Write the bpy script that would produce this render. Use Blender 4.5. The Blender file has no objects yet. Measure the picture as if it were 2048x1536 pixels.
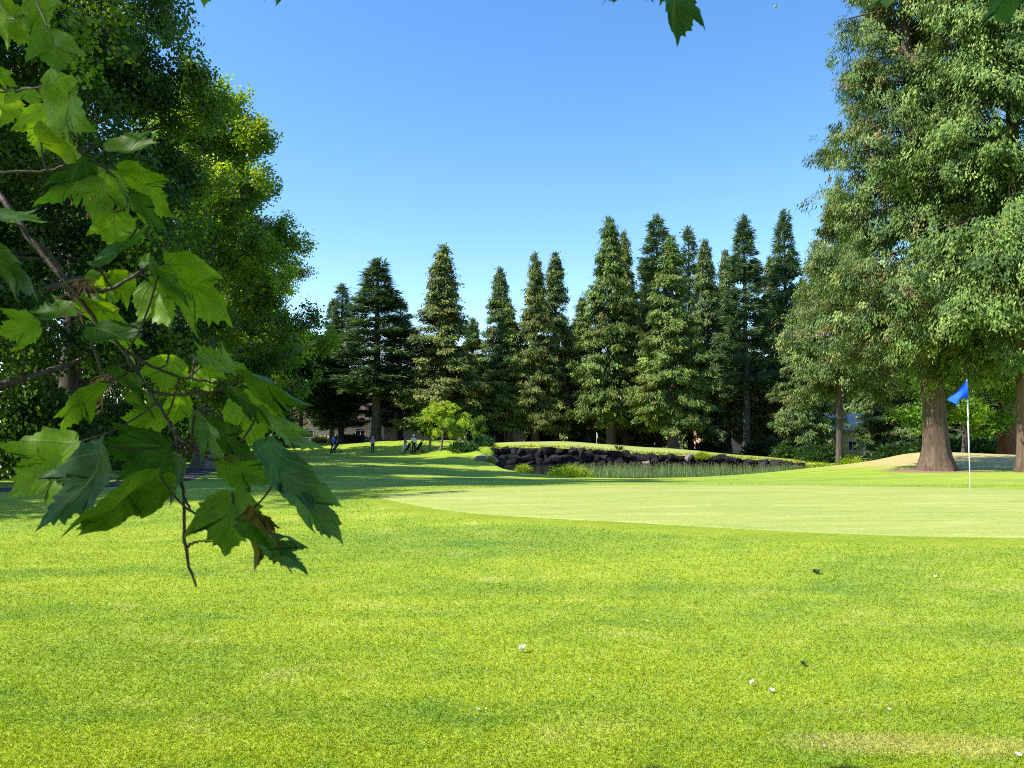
import bpy, math, random
import numpy as np
from mathutils import Vector, Matrix, Euler
R = math.radians
sc = bpy.context.scene
C = sc.collection
# ------------------------------------------------------------------ camera
CAM = np.array([0.0, 0.0, 1.6]); FPX = 1538.0; PITCH = math.atan(82 / FPX)
cam_d = bpy.data.cameras.new('camera'); cam = bpy.data.objects.new('camera', cam_d); C.objects.link(cam)
cam.location = CAM; cam.rotation_euler = (R(90) + PITCH, 0, 0)
cam_d.sensor_width = 36; cam_d.lens = 36 * FPX / 2048; cam_d.clip_start = 0.05; cam_d.clip_end = 9000
cam_d.dof.use_dof = True; cam_d.dof.focus_distance = 12; cam_d.dof.aperture_fstop = 27.03 / 1.3
sc.camera = cam
# ------------------------------------------------------------------ sky, sun, exposure
SUN_EL, SUN_DIR = 47.0, (-0.96, -0.28)          # horizontal direction towards the sun
az = math.atan2(SUN_DIR[0], SUN_DIR[1])
w = bpy.data.worlds.new("World"); sc.world = w; w.use_nodes = True
nt = w.node_tree; nt.nodes.clear()
sky = nt.nodes.new('ShaderNodeTexSky'); sky.sky_type = 'NISHITA'; sky.sun_disc = False
sky.sun_elevation = R(SUN_EL); sky.sun_rotation = az
sky.air_density = 1.0; sky.dust_density = 0.3; sky.ozone_density = 1.6
hs = nt.nodes.new('ShaderNodeHueSaturation'); hs.inputs['Saturation'].default_value = 1.27; hs.inputs['Hue'].default_value = 0.503
bg = nt.nodes.new('ShaderNodeBackground'); bg.inputs[1].default_value = 0.150
wo = nt.nodes.new('ShaderNodeOutputWorld')
nt.links.new(sky.outputs[0], hs.inputs['Color']); nt.links.new(hs.outputs[0], bg.inputs[0]); nt.links.new(bg.outputs[0], wo.inputs[0])
sd = bpy.data.lights.new('sun', 'SUN'); sd.energy = 4.6; sd.angle = R(0.53); sd.color = (1.0, 0.95, 0.86)
so = bpy.data.objects.new('sun', sd); C.objects.link(so)
SV = Vector((SUN_DIR[0], SUN_DIR[1], 0)).normalized() * math.cos(R(SUN_EL)) + Vector((0, 0, math.sin(R(SUN_EL))))
so.rotation_euler = SV.to_track_quat('Z', 'Y').to_euler(); so.location = (-30, 10, 60)
vs = sc.view_settings; vs.view_transform = 'Standard'; vs.look = 'None'; vs.exposure = 0.95; vs.gamma = 1; vs.use_curve_mapping = False
sc.cycles.filter_width = 1.0; sc.cycles.use_denoising = False; sc.cycles.max_bounces = 8; sc.cycles.diffuse_bounces = 3; sc.cycles.transmission_bounces = 5; sc.cycles.transparent_max_bounces = 6
# ------------------------------------------------------------------ helpers
def P(px, py, Y):
    u = (px - 1024) / FPX; v = (768 - py) / FPX
    d = np.array([u, math.cos(PITCH) - v * math.sin(PITCH), math.sin(PITCH) + v * math.cos(PITCH)])
    return CAM + d * (Y / d[1])
def tag(o, label=None, cat=None, group=None, kind=None):
    if label: o['label'] = label
    if cat: o['category'] = cat
    if group: o['group'] = group
    if kind: o['kind'] = kind
    return o
def empty(name, loc=(0, 0, 0), label=None, cat=None, group=None, rz=0.0):
    o = bpy.data.objects.new(name, None); C.objects.link(o); o.location = [float(v) for v in loc]; o.rotation_euler = (0, 0, rz)
    o.empty_display_size = 0.2
    return tag(o, label, cat, group)
def mesh_np(name, V, F, mat, parent=None, col=None, uv=None, smooth=False):
    """V (n,3), F (m,k) one face size; col (n,3) per vertex; uv (n,2) per vertex"""
    V = np.asarray(V, np.float32); F = np.asarray(F, np.int32)
    me = bpy.data.meshes.new(name); k = F.shape[1]
    me.vertices.add(len(V)); me.vertices.foreach_set('co', V.ravel())
    me.loops.add(F.size); me.loops.foreach_set('vertex_index', F.ravel())
    me.polygons.add(len(F)); me.polygons.foreach_set('loop_start', np.arange(0, F.size, k, dtype=np.int32))
    me.polygons.foreach_set('loop_total', np.full(len(F), k, np.int32))
    if smooth: me.polygons.foreach_set('use_smooth', np.ones(len(F), bool))
    me.update(calc_edges=True)
    if col is not None:
        a = me.color_attributes.new('Col', 'FLOAT_COLOR', 'POINT')
        a.data.foreach_set('color', np.column_stack([np.asarray(col, np.float32), np.ones(len(V), np.float32)]).astype(np.float32).ravel())
    if uv is not None:
        u = me.uv_layers.new(name='UVMap'); u.data.foreach_set('uv', np.asarray(uv, np.float32)[F.ravel()].ravel())
    me.materials.append(mat)
    o = bpy.data.objects.new(name, me); C.objects.link(o)
    if parent: o.parent = parent
    return o
class MB:
    """collects boxes, tubes and patches into one mesh (mixed face sizes)"""
    def __init__(s): s.v = []; s.f = []
    def add(s, V, F):
        n = len(s.v); s.v += [tuple(map(float, p)) for p in V]; s.f += [tuple(i + n for i in f) for f in F]
    def box(s, c, d, rz=0.0, M=None):
        x, y, z = d[0] / 2, d[1] / 2, d[2] / 2
        V = [Vector((i * x, j * y, k * z)) for k in (-1, 1) for j in (-1, 1) for i in (-1, 1)]
        m = (M or Matrix.Rotation(rz, 3, 'Z')); V = [m @ p + Vector(c) for p in V]
        s.add(V, [(0, 2, 3, 1), (4, 5, 7, 6), (0, 1, 5, 4), (2, 6, 7, 3), (0, 4, 6, 2), (1, 3, 7, 5)])
    def tube(s, pts, rad, n=8, cap=True):
        pts = [Vector([float(a) for a in p]) for p in pts]
        rad = rad if hasattr(rad, '__len__') else [rad] * len(pts)
        V = []; F = []; up = Vector((0.13, 0.31, 1)).normalized()
        for i, p in enumerate(pts):
            t = (pts[min(i + 1, len(pts) - 1)] - pts[max(i - 1, 0)])
            t = t.normalized() if t.length > 1e-9 else Vector((0, 0, 1))
            a = t.cross(up if abs(t.dot(up)) < 0.95 else Vector((1, 0.1, 0))).normalized(); b = t.cross(a)
            for k in range(n):
                q = 2 * math.pi * k / n; V.append(p + (a * math.cos(q) + b * math.sin(q)) * rad[i])
        for i in range(len(pts) - 1):
            for k in range(n):
                F.append((i * n + k, i * n + (k + 1) % n, (i + 1) * n + (k + 1) % n, (i + 1) * n + k))
        if cap: F.append(tuple(range(n - 1, -1, -1))); F.append(tuple((len(pts) - 1) * n + k for k in range(n)))
        s.add(V, F)
    def build(s, name, mat, parent=None, smooth=False):
        me = bpy.data.meshes.new(name); me.from_pydata(s.v, [], s.f); me.update()
        if smooth:
            me.polygons.foreach_set('use_smooth', np.ones(len(me.polygons), bool))
        me.materials.append(mat); o = bpy.data.objects.new(name, me); C.objects.link(o)
        if parent: o.parent = parent
        return o
def copy_tree(o, parent=None):
    c = o.copy(); C.objects.link(c)
    if parent: c.parent = parent
    for ch in list(o.children): copy_tree(ch, c)
    return c
# ------------------------------------------------------------------ materials
def new_mat(name):
    m = bpy.data.materials.new(name); m.use_nodes = True; t = m.node_tree; t.nodes.clear()
    out = t.nodes.new('ShaderNodeOutputMaterial'); return m, t, out
def N(t, typ, **kw):
    n = t.nodes.new(typ)
    for k, v in kw.items():
        if k.startswith('_'): setattr(n, k[1:], v)
        else: n.inputs[k.replace('__', ' ')].default_value = v
    return n
def L(t, a, b): t.links.new(a, b)
def noise(t, vec, scale, detail=4, rough=0.55, dist=0.0):
    n = N(t, 'ShaderNodeTexNoise', Scale=scale, Detail=detail, Roughness=rough, Distortion=dist)
    if vec is not None: L(t, vec, n.inputs['Vector'])
    return n.outputs['Fac']
def ramp(t, fac, stops):
    n = t.nodes.new('ShaderNodeValToRGB'); e = n.color_ramp.elements
    while len(e) < len(stops): e.new(0.5)
    for i, (p, c) in enumerate(stops):
        e[i].position = p; e[i].color = (*c, 1) if len(c) == 3 else c
    L(t, fac, n.inputs[0]); return n.outputs[0]
def mixc(t, fac, a, b, typ='MIX'):
    n = t.nodes.new('ShaderNodeMix'); n.data_type = 'RGBA'; n.blend_type = typ
    for k, v in ((0, fac), (6, a), (7, b)):
        if hasattr(v, 'node'): L(t, v, n.inputs[k])
        elif k == 0: n.inputs[0].default_value = v
        else: n.inputs[k].default_value = (*v, 1)
    return n.outputs[2]
def math_(t, op, a, b=None, c=None):
    n = t.nodes.new('ShaderNodeMath'); n.operation = op
    for i, v in enumerate((a, b, c)):
        if v is None: continue
        if hasattr(v, 'node'): L(t, v, n.inputs[i])
        else: n.inputs[i].default_value = v
    return n.outputs[0]
def scaled(t, sx, sy, sz, coord='Position'):
    g = t.nodes.new('ShaderNodeNewGeometry').outputs['Position'] if coord == 'Position' else t.nodes.new('ShaderNodeTexCoord').outputs[coord]
    m = t.nodes.new('ShaderNodeMapping'); m.inputs['Scale'].default_value = (sx, sy, sz); L(t, g, m.inputs['Vector']); return m.outputs[0]
def plain(name, c, rough=0.6, spec=0.4, var=0.12, sc_=6.0, bump=0.0, metal=0.0):
    m, t, out = new_mat(name); p = N(t, 'ShaderNodeBsdfPrincipled', Roughness=rough, Metallic=metal); p.inputs['Specular IOR Level'].default_value = spec
    f = noise(t, scaled(t, 1, 1, 1, 'Object'), sc_, 5)
    L(t, ramp(t, f, [(0.3, tuple(v * (1 - var) for v in c)), (0.7, tuple(min(1, v * (1 + var)) for v in c))]), p.inputs['Base Color'])
    if bump:
        b = N(t, 'ShaderNodeBump', Strength=bump, Distance=0.02); L(t, f, b.inputs['Height']); L(t, b.outputs[0], p.inputs['Normal'])
    L(t, p.outputs[0], out.inputs[0]); return m
def leaf_mat(name, trans=0.35, tcol=(1.5, 1.35, 0.5), rough=0.45, spec=0.35, gain=1.0):
    m, t, out = new_mat(name)
    a = N(t, 'ShaderNodeVertexColor', _layer_name='Col'); c0 = a.outputs[0]
    c = mixc(t, 1.0, c0, (gain, gain, gain), 'MULTIPLY')
    p = N(t, 'ShaderNodeBsdfPrincipled', Roughness=rough); p.inputs['Specular IOR Level'].default_value = spec; L(t, c, p.inputs['Base Color'])
    tr = N(t, 'ShaderNodeBsdfTranslucent'); L(t, mixc(t, 1.0, c, tcol, 'MULTIPLY'), tr.inputs[0])
    mx = N(t, 'ShaderNodeMixShader', Fac=trans); L(t, p.outputs[0], mx.inputs[1]); L(t, tr.outputs[0], mx.inputs[2]); L(t, mx.outputs[0], out.inputs[0]); return m
def bark_mat(name, c1, c2, sz=0.5, sx=7.0, bump=0.8):
    m, t, out = new_mat(name); v = scaled(t, sx, sx, sz, 'Object')
    f = noise(t, v, 1.6, 6, 0.6, 0.6); g = noise(t, scaled(t, 1, 1, 0.5, 'Object'), 1.4, 3)
    p = N(t, 'ShaderNodeBsdfPrincipled', Roughness=0.9); p.inputs['Specular IOR Level'].default_value = 0.15
    c = ramp(t, f, [(0.36, tuple(x * 0.35 for x in c1)), (0.48, c1), (0.66, c2)])
    L(t, mixc(t, g, c, tuple(x * 0.8 for x in c2)), p.inputs['Base Color'])
    b = N(t, 'ShaderNodeBump', Strength=bump, Distance=0.08); L(t, f, b.inputs['Height']); L(t, b.outputs[0], p.inputs['Normal'])
    L(t, p.outputs[0], out.inputs[0]); return m
def turf_color(t, kind):
    big = noise(t, scaled(t, 0.42, 1.6, 1), 0.34, 4, 0.6, 0.6); med = noise(t, scaled(t, 0.8, 1.5, 1), 1.3, 7, 0.72, 0.5)
    fine = noise(t, scaled(t, 1, 1, 1), 26.0, 4, 0.75)
    grain = noise(t, scaled(t, 1, 0.8, 1), 90.0, 2, 0.7)
    if kind == 'rough':
        a = ramp(t, big, [(0.36, (0.13, 0.25, 0.006)), (0.46, (0.22, 0.33, 0.005)), (0.56, (0.32, 0.42, 0.004)), (0.68, (0.41, 0.44, 0.03))])
        b = ramp(t, med, [(0.36, (0.13, 0.25, 0.015)), (0.47, (0.25, 0.35, 0.008)), (0.57, (0.31, 0.40, 0.015)), (0.70, (0.52, 0.50, 0.15))])
        c = mixc(t, 0.52, a, b)
        far_right = N(t, 'ShaderNodeSeparateXYZ'); L(t, t.nodes.new('ShaderNodeNewGeometry').outputs['Position'], far_right.inputs[0])
        # dry straw-coloured turf on the mound round the cedar
        dx = math_(t, 'DIVIDE', math_(t, 'SUBTRACT', far_right.outputs[0], 24.0), 9.0); dy = math_(t, 'DIVIDE', math_(t, 'SUBTRACT', far_right.outputs[1], 40.5), 6.5)
        rr = math_(t, 'ADD', math_(t, 'MULTIPLY', dx, dx), math_(t, 'MULTIPLY', dy, dy))
        rr = math_(t, 'ADD', rr, math_(t, 'MULTIPLY', math_(t, 'SUBTRACT', med, 0.5), 2.2))
        dry = math_(t, 'SUBTRACT', 1.0, rr); dry.node.use_clamp = True
        c = mixc(t, math_(t, 'MINIMUM', math_(t, 'MULTIPLY', dry, 1.8), 0.92), c, mixc(t, big, (0.52, 0.37, 0.17), (0.42, 0.36, 0.12)))
        # bare earth round the cedar's foot
        ex = math_(t, 'DIVIDE', math_(t, 'SUBTRACT', far_right.outputs[0], 18.6), 2.6); ey = math_(t, 'DIVIDE', math_(t, 'SUBTRACT', far_right.outputs[1], 33.6), 2.2)
        er = math_(t, 'ADD', math_(t, 'MULTIPLY', ex, ex), math_(t, 'MULTIPLY', ey, ey)); er = math_(t, 'ADD', er, math_(t, 'MULTIPLY', math_(t, 'SUBTRACT', fine, 0.5), 1.5))
        e = math_(t, 'MULTIPLY', math_(t, 'SUBTRACT', 1.0, er), 2.0); e.node.use_clamp = True
        c = mixc(t, e, c, (0.26, 0.15, 0.08))
        qx = math_(t, 'ADD', math_(t, 'SUBTRACT', far_right.outputs[0], 2.15), math_(t, 'MULTIPLY', math_(t, 'SUBTRACT', far_right.outputs[1], 3.95), 1.2)); qy = math_(t, 'SUBTRACT', far_right.outputs[1], 3.95)
        qr = math_(t, 'ADD', math_(t, 'POWER', math_(t, 'ABSOLUTE', math_(t, 'DIVIDE', qx, 0.8)), 2.0), math_(t, 'POWER', math_(t, 'ABSOLUTE', math_(t, 'DIVIDE', qy, 0.18)), 2.0)); qr = math_(t, 'ADD', qr, math_(t, 'MULTIPLY', math_(t, 'SUBTRACT', med, 0.5), 3.0))
        qd = math_(t, 'SUBTRACT', 1.0, qr); qd.node.use_clamp = True; c = mixc(t, math_(t, 'MULTIPLY', qd, 0.55), c, (0.50, 0.44, 0.12))
        g = ramp(t, grain, [(0.3, (0.62, 0.62, 0.55)), (0.5, (1, 1, 1)), (0.7, (1.35, 1.3, 1.25))])
        c = mixc(t, 0.8, c, g, 'MULTIPLY'); c = mixc(t, 0.7, c, ramp(t, fine, [(0.34, (0.68, 0.74, 0.72)), (0.5, (1, 1, 1)), (0.66, (1.22, 1.16, 1.2))]), 'MULTIPLY')
    elif kind == 'green':
        st = noise(t, scaled(t, 0.3, 2.2, 1), 1.3, 7, 0.75, 0.3)
        c = ramp(t, st, [(0.38, (0.23, 0.29, 0.04)), (0.47, (0.30, 0.35, 0.10)), (0.53, (0.32, 0.36, 0.06)), (0.60, (0.40, 0.43, 0.15))])
        c = mixc(t, 0.4, c, ramp(t, fine, [(0.36, (0.16, 0.22, 0.03)), (0.64, (0.45, 0.47, 0.17))]))
    else:
        a = ramp(t, med, [(0.36, (0.10, 0.19, 0.008)), (0.5, (0.17, 0.255, 0.010)), (0.64, (0.26, 0.31, 0.03))])
        c = mixc(t, 0.5, a, ramp(t, fine, [(0.34, (0.08, 0.16, 0.010)), (0.66, (0.42, 0.44, 0.07))]))
    return c, fine, grain
def turf_mat(name, kind):
    m, t, out = new_mat(name); c, fine, grain = turf_color(t, kind)
    p = N(t, 'ShaderNodeBsdfPrincipled', Roughness=0.85); p.inputs['Specular IOR Level'].default_value = 0.12 if kind == 'rough' else 0.04; p.inputs['Sheen Weight'].default_value = 0.1 if kind == 'rough' else 0.0
    L(t, c, p.inputs['Base Color'])
    b = N(t, 'ShaderNodeBump', Strength=0.9 if kind == 'rough' else 0.35, Distance=0.03); L(t, fine, b.inputs['Height']); L(t, b.outputs[0], p.inputs['Normal'])
    L(t, p.outputs[0], out.inputs[0]); return m
M = {}
M['turf'] = turf_mat('lawn turf', 'rough'); M['green'] = turf_mat('putting green turf', 'green'); M['collar'] = turf_mat('collar turf', 'collar')
def blade_mat():
    m, t, out = new_mat('grass blades'); c, f, g = turf_color(t, 'rough')
    oi = N(t, 'ShaderNodeVertexColor', _layer_name='Col'); c = mixc(t, 1.0, c, oi.outputs[0], 'MULTIPLY')
    p = N(t, 'ShaderNodeBsdfPrincipled', Roughness=0.5); p.inputs['Specular IOR Level'].default_value = 0.3; L(t, c, p.inputs['Base Color'])
    tr = N(t, 'ShaderNodeBsdfTranslucent'); L(t, mixc(t, 1.0, c, (1.1, 1.1, 0.7), 'MULTIPLY'), tr.inputs[0])
    mx = N(t, 'ShaderNodeMixShader', Fac=0.35); L(t, p.outputs[0], mx.inputs[1]); L(t, tr.outputs[0], mx.inputs[2]); L(t, mx.outputs[0], out.inputs[0]); return m
M['blade'] = blade_mat()
M['needle'] = leaf_mat('conifer foliage', 0.16, (1.3, 1.3, 0.6), 0.6, 0.2)
M['broad'] = leaf_mat('broadleaf foliage', 0.5, (1.7, 1.5, 0.35), 0.42, 0.4)
M['bark_cedar'] = bark_mat('cedar bark', (0.075, 0.048, 0.033), (0.20, 0.145, 0.10), 0.30, 4.0, 1.0)
M['bark_dark'] = bark_mat('dark bark', (0.055, 0.045, 0.038), (0.15, 0.125, 0.105), 0.5, 6.0)
M['bark_pale'] = bark_mat('pale furrowed bark', (0.09, 0.08, 0.07), (0.30, 0.27, 0.24), 0.5, 5.0)
M['twig'] = plain('twig bark', (0.055, 0.032, 0.024), 0.6, 0.4, 0.3, 60, 0.3)
M['petiole'] = plain('leaf stalk', (0.16, 0.20, 0.05), 0.5, 0.4, 0.3, 60)
M['white'] = plain('white paint', (0.8, 0.8, 0.78), 0.35, 0.5, 0.03)
M['flag'] = plain('blue flag cloth', (0.008, 0.10, 0.80), 0.65, 0.2, 0.06, 20)
# ------------------------------------------------------------------ terrain
GP = [(-3,2,0),(3,2,0),(0,5,0),(-5,7,0),(5,7,.03),(0,9,.05),(6,9,.11),(-6,11,-.02),(0,13,.19),(6,13,.23),(11,13,.23),(-4,15,.12),(0,17.5,.2),(6,17.6,.23),(12,17.5,.2),
 (0,20,.06),(8,20,.06),(14,20,.05),(0,30,-.55),(8,30,-.57),(0,38,-1.04),(8,38,-1.04),(4,46,-1.57),(9,46,-1.57),(14,46,-1.57),(20,46,-1.35),(14,28,-.31),(18.6,34,-.39),(24,30,-.2),
 (22,34.5,-.38),(26,37,-.42),(25.5,44,0.0),(22,44,-.15),(29,44,-.15),(17.5,44,-.95),(34,44,-.5),(30,37,-.4),(26,54,-1.3),(34,54,-1.3),(-9,13.3,0),(-14,17,-.02),(-10,19,-.03),(-6,20,0),(-12,26,-.3),
 (-8,30,-.55),(-10,38,-.85),(-12,46,-1.05),(-6,50,-1.2),(-2,46,-1.35),(-12,55,-1.1),(-10,65,-1.2),(-10,75,-1.18),(-16,75,-1.15),(-22,75,-1.1),(-11,85,-.08),(-6,85,-.15),(-22,92,-.72),(-28,95,-.75),
 (-5.4,70,-.9),(-1.2,64.5,-1.35),(-3,71,-.38),(3.5,71,-.36),(8.1,71,-.62),(12.7,71,-.98),(17.3,71,-1.12),(20.5,71,-1.42),(26,71,-1.75),
 (5.3,85,-.22),(-1.3,85,-.5),(12.5,85,-.83),(18,85,-1.0),(23.5,85,-1.55),(34,85,-2.16),(0,100,-1.0),(15,100,-1.8),(30,100,-2.3),(-20,108,-.9),(0,130,-1.2),(30,130,-2),(-40,130,-1),(60,100,-2),
 (-60,60,-.8),(-40,30,-.2),(-24,40,-.6),(-24,20,-.05),(-40,0,0),(40,0,0),(0,-10,0),(60,40,-.4),(45,60,-1.5),(-60,110,-1),(0,-30,0),(-60,-30,0),(60,-30,0),(0,200,-1.5),(100,200,-1.5),(-100,200,-1.5),(110,60,-1),(-110,60,-1),(38,20,0.1),(-20,8,0),(16,6,.1),(30,75,-1.9)]
GP = np.array(GP, float)
def _tps(d2): return 0.5 * d2 * np.log(d2 + 1e-12)
_S = 20.0; _q = GP[:, :2] / _S; _n = len(GP)
_A = np.zeros((_n + 3, _n + 3)); _A[:_n, :_n] = _tps(((_q[:, None] - _q[None]) ** 2).sum(-1)) + np.eye(_n) * 2e-4
_A[:_n, _n:] = np.column_stack([np.ones(_n), _q]); _A[_n:, :_n] = _A[:_n, _n:].T
_W = np.linalg.solve(_A, np.concatenate([GP[:, 2], np.zeros(3)]))
WATER = -1.95
POND = np.array([(-1.6,70.3),(-1.1,66.5),(-0.2,62.5),(0.9,57),(2.6,52.2),(5,50.0),(9,49.2),(14,49.2),(18,50.0),(21.5,53),(24.5,58),(27,63.5),(28.0,68),(26.8,70.3)], float)
def natural(x, y):
    x = np.asarray(x, float); y = np.asarray(y, float); sh = x.shape; q = np.column_stack([x.ravel(), y.ravel()]) / _S
    r = np.sqrt(((q - np.array([0, 3.0])) ** 2).sum(1)); k = np.maximum(1, r / 8.0); qc = np.array([0, 3.0]) + (q - np.array([0, 3.0])) / k[:, None]
    out = np.empty(len(q))
    for i in range(0, len(q), 20000):
        s = qc[i:i + 20000]; out[i:i + 20000] = _tps(((s[:, None] - _q[None]) ** 2).sum(-1)) @ _W[:_n] + _W[_n] + s @ _W[_n + 1:]
    b = np.clip((k - 1) * 2, 0, 1); out = out * (1 - b) + (-1.2) * b
    return out.reshape(sh)
def poly_sd(x, y, poly):
    d = np.full(x.shape, 1e9); ins = np.zeros(x.shape, bool); n = len(poly)
    for i in range(n):
        a = poly[i]; b = poly[(i + 1) % n]; e = b - a
        t = np.clip(((x - a[0]) * e[0] + (y - a[1]) * e[1]) / (e @ e), 0, 1)
        d = np.minimum(d, np.hypot(x - a[0] - t * e[0], y - a[1] - t * e[1]))
        c = ((a[1] > y) != (b[1] > y)) & (x < (b[0] - a[0]) * (y - a[1]) / (b[1] - a[1] + 1e-12) + a[0]); ins ^= c
    return np.where(ins, -d, d)
def Hn(x, y):
    x = np.asarray(x, float); y = np.asarray(y, float); z = natural(x, y)
    z = z + 0.018 * np.sin(x * 0.9 + 0.7 * np.sin(y * 0.5)) * np.sin(y * 0.75 + 1) * np.clip((y - 20) / 10, 0, 1)
    near = (np.abs(x - 13) < 18) & (np.abs(y - 60) < 14)
    if near.any():
        d = poly_sd(np.where(near, x, 500.0), np.where(near, y, 500.0), POND)
        wd = np.where(y > 69.4, 0.3, 1.6); t = np.clip((wd - d) / (wd + 0.5), 0, 1); t = t * t * (3 - 2 * t)
        z = np.where(near, z * (1 - t) + np.minimum(z, WATER - 0.55) * t, z)
    return z
def H(x, y): return float(Hn(np.array([x]), np.array([y]))[0])
def hit(px, row):
    d = P(px, row, 1.0) - CAM; ys = np.arange(2.0, 140, 0.1); z = Hn(d[0] * ys, ys); ray = CAM[2] + d[2] * ys
    k = np.argmax(ray < z); return np.array([d[0] * ys[k], ys[k], z[k]])
def axis(segs):
    a = [segs[0][0]]
    for (s, e, st) in segs: a += list(np.arange(s, e, st)[1:]) + [e]
    return np.array(sorted(set(np.round(a, 4))))
gx = axis([(-1800, -300, 150), (-300, -60, 12), (-60, -20, 1.5), (-20, 32, 0.4), (32, 60, 1.2), (60, 300, 12), (300, 1800, 150)])
gy = axis([(-300, -40, 26), (-40, -4, 3), (-4, 2, 1), (2, 24, 0.3), (24, 49, 0.5), (49, 72, 0.35), (72, 100, 0.8), (100, 160, 4), (160, 400, 24), (400, 2400, 200)])
GX, GY = np.meshgrid(gx, gy); GZ = Hn(GX, GY); nx_, ny_ = len(gx), len(gy)
idx = np.arange(nx_ * ny_).reshape(ny_, nx_)
F = np.stack([idx[:-1, :-1], idx[:-1, 1:], idx[1:, 1:], idx[1:, :-1]], -1).reshape(-1, 4)
tag(mesh_np('ground', np.column_stack([GX.ravel(), GY.ravel(), GZ.ravel()]), F, M['turf'], smooth=True), 'mown golf course lawn of mottled yellow and green turf', None, None, 'structure')
def sheet_from_outline(name, out, cen, mat, lift, rings=46):
    out = np.array(out); n = len(out); V = [cen]; 
    for r in range(1, rings + 1): V += list(cen + (out - cen) * (r / rings))
    V = np.array(V); z = Hn(V[:, 0], V[:, 1]) + lift; z[-n:] -= lift + 0.01
    V = np.column_stack([V, z]); mb = MB()
    Fs = [(0, 1 + k, 1 + (k + 1) % n) for k in range(n)]
    for r in range(rings - 1):
        a = 1 + r * n
        Fs += [(a + k, a + n + k, a + n + (k + 1) % n, a + (k + 1) % n) for k in range(n)]
    mb.add(V, Fs); o = mb.build(name, mat, smooth=True); return o
def spline(pts, m):
    pts = np.array(pts, float); n = len(pts); o = []
    for i in range(n):
        p0, p1, p2, p3 = pts[i - 1], pts[i], pts[(i + 1) % n], pts[(i + 2) % n]
        for k in range(m):
            t = k / m; o.append(0.5 * ((2 * p1) + (-p0 + p2) * t + (2 * p0 - 5 * p1 + 4 * p2 - p3) * t * t + (-p0 + 3 * p1 - 3 * p2 + p3) * t ** 3))
    return np.array(o)
gout = [hit(*q)[:2] for q in [(747, 993), (800, 1009), (900, 1025), (1050, 1037), (1250, 1049), (1500, 1063), (1750, 1074), (2048, 1081)]]
gout += [np.array([10.5, 9.6]), np.array([14, 12.5]), np.array([14.5, 15.5])]
gout += [hit(*q)[:2] for q in [(2048, 979), (1750, 974), (1450, 970.5), (1200, 971), (1000, 976), (850, 983)]]
GREEN = spline(gout, 12); gc = np.array([5.0, 13.6])
tag(sheet_from_outline('putting_green', GREEN, gc, M['green'], 0.016), 'smooth pale putting green with fine mown turf', None, None, 'structure')
COL = gc + (GREEN - gc) * 1.0
_dn = (GREEN - gc); _dn /= np.linalg.norm(_dn, axis=1)[:, None]; COL = GREEN + _dn * np.where(_dn[:, 1:2] < 0, 0.7, 0.5)
tag(sheet_from_outline('green_collar', COL, gc, M['collar'], 0.008), 'short turf collar round the putting green', None, None, 'structure')
# far green beyond the stone wall
fg = spline([(-1, 72.0), (8, 71.8), (15, 72.2), (19, 74), (18, 81), (12, 86), (4, 86.5), (-2, 82), (-4, 76)], 8)
tag(sheet_from_outline('far_putting_green', fg, np.array([7, 78.5]), M['green'], 0.03), 'raised far putting green above the dark stone wall', None, None, 'structure')
# asphalt path
def strip(name, pts, wdt, mat, lift=0.02, n=60):
    pts = np.array(pts, float); t = np.linspace(0, len(pts) - 1, n); X = np.interp(t, range(len(pts)), pts[:, 0]); Y = np.interp(t, range(len(pts)), pts[:, 1])
    for _ in range(6): X[1:-1] = (X[:-2] + X[1:-1] * 2 + X[2:]) / 4; Y[1:-1] = (Y[:-2] + Y[1:-1] * 2 + Y[2:]) / 4
    T = np.column_stack([np.gradient(X), np.gradient(Y)]); T /= np.linalg.norm(T, axis=1)[:, None]; Nn = np.column_stack([-T[:, 1], T[:, 0]])
    V = []; K = 7
    for k in range(K):
        s = (k / (K - 1) - 0.5) * wdt; x = X + Nn[:, 0] * s; y = Y + Nn[:, 1] * s; V.append(np.column_stack([x, y, Hn(x, y) + (lift if 0 < k < K - 1 else -0.02)]))
    V = np.array(V).reshape(-1, 3); i = np.arange(K * n).reshape(K, n)
    Fq = np.stack([i[:-1, :-1], i[:-1, 1:], i[1:, 1:], i[1:, :-1]], -1).reshape(-1, 4)
    return mesh_np(name, V, Fq, mat, smooth=True)
M['asphalt'] = plain('asphalt', (0.085, 0.07, 0.075), 0.9, 0.2, 0.35, 40, 0.4)
pp = [(-40, 15.5), (-24, 16.5), (-15, 18.0), (-11.8, 21), (-12.0, 26), (-14.5, 33), (-17.0, 42), (-19.0, 52), (-22, 62), (-32, 76)]
tag(strip('path', pp, 2.5, M['asphalt']), 'dark asphalt path curving past the left trees', None, None, 'structure')
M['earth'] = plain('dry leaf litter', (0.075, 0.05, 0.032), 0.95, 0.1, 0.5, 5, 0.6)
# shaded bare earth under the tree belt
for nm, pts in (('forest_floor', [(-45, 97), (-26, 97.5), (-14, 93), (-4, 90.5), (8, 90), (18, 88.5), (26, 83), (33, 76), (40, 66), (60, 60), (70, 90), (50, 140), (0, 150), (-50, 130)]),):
    o_ = spline(pts, 6); tag(sheet_from_outline(nm, o_, np.array([10, 112]), M['earth'], 0.05, 24), 'dark needle litter under the conifers', None, None, 'structure')
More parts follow.
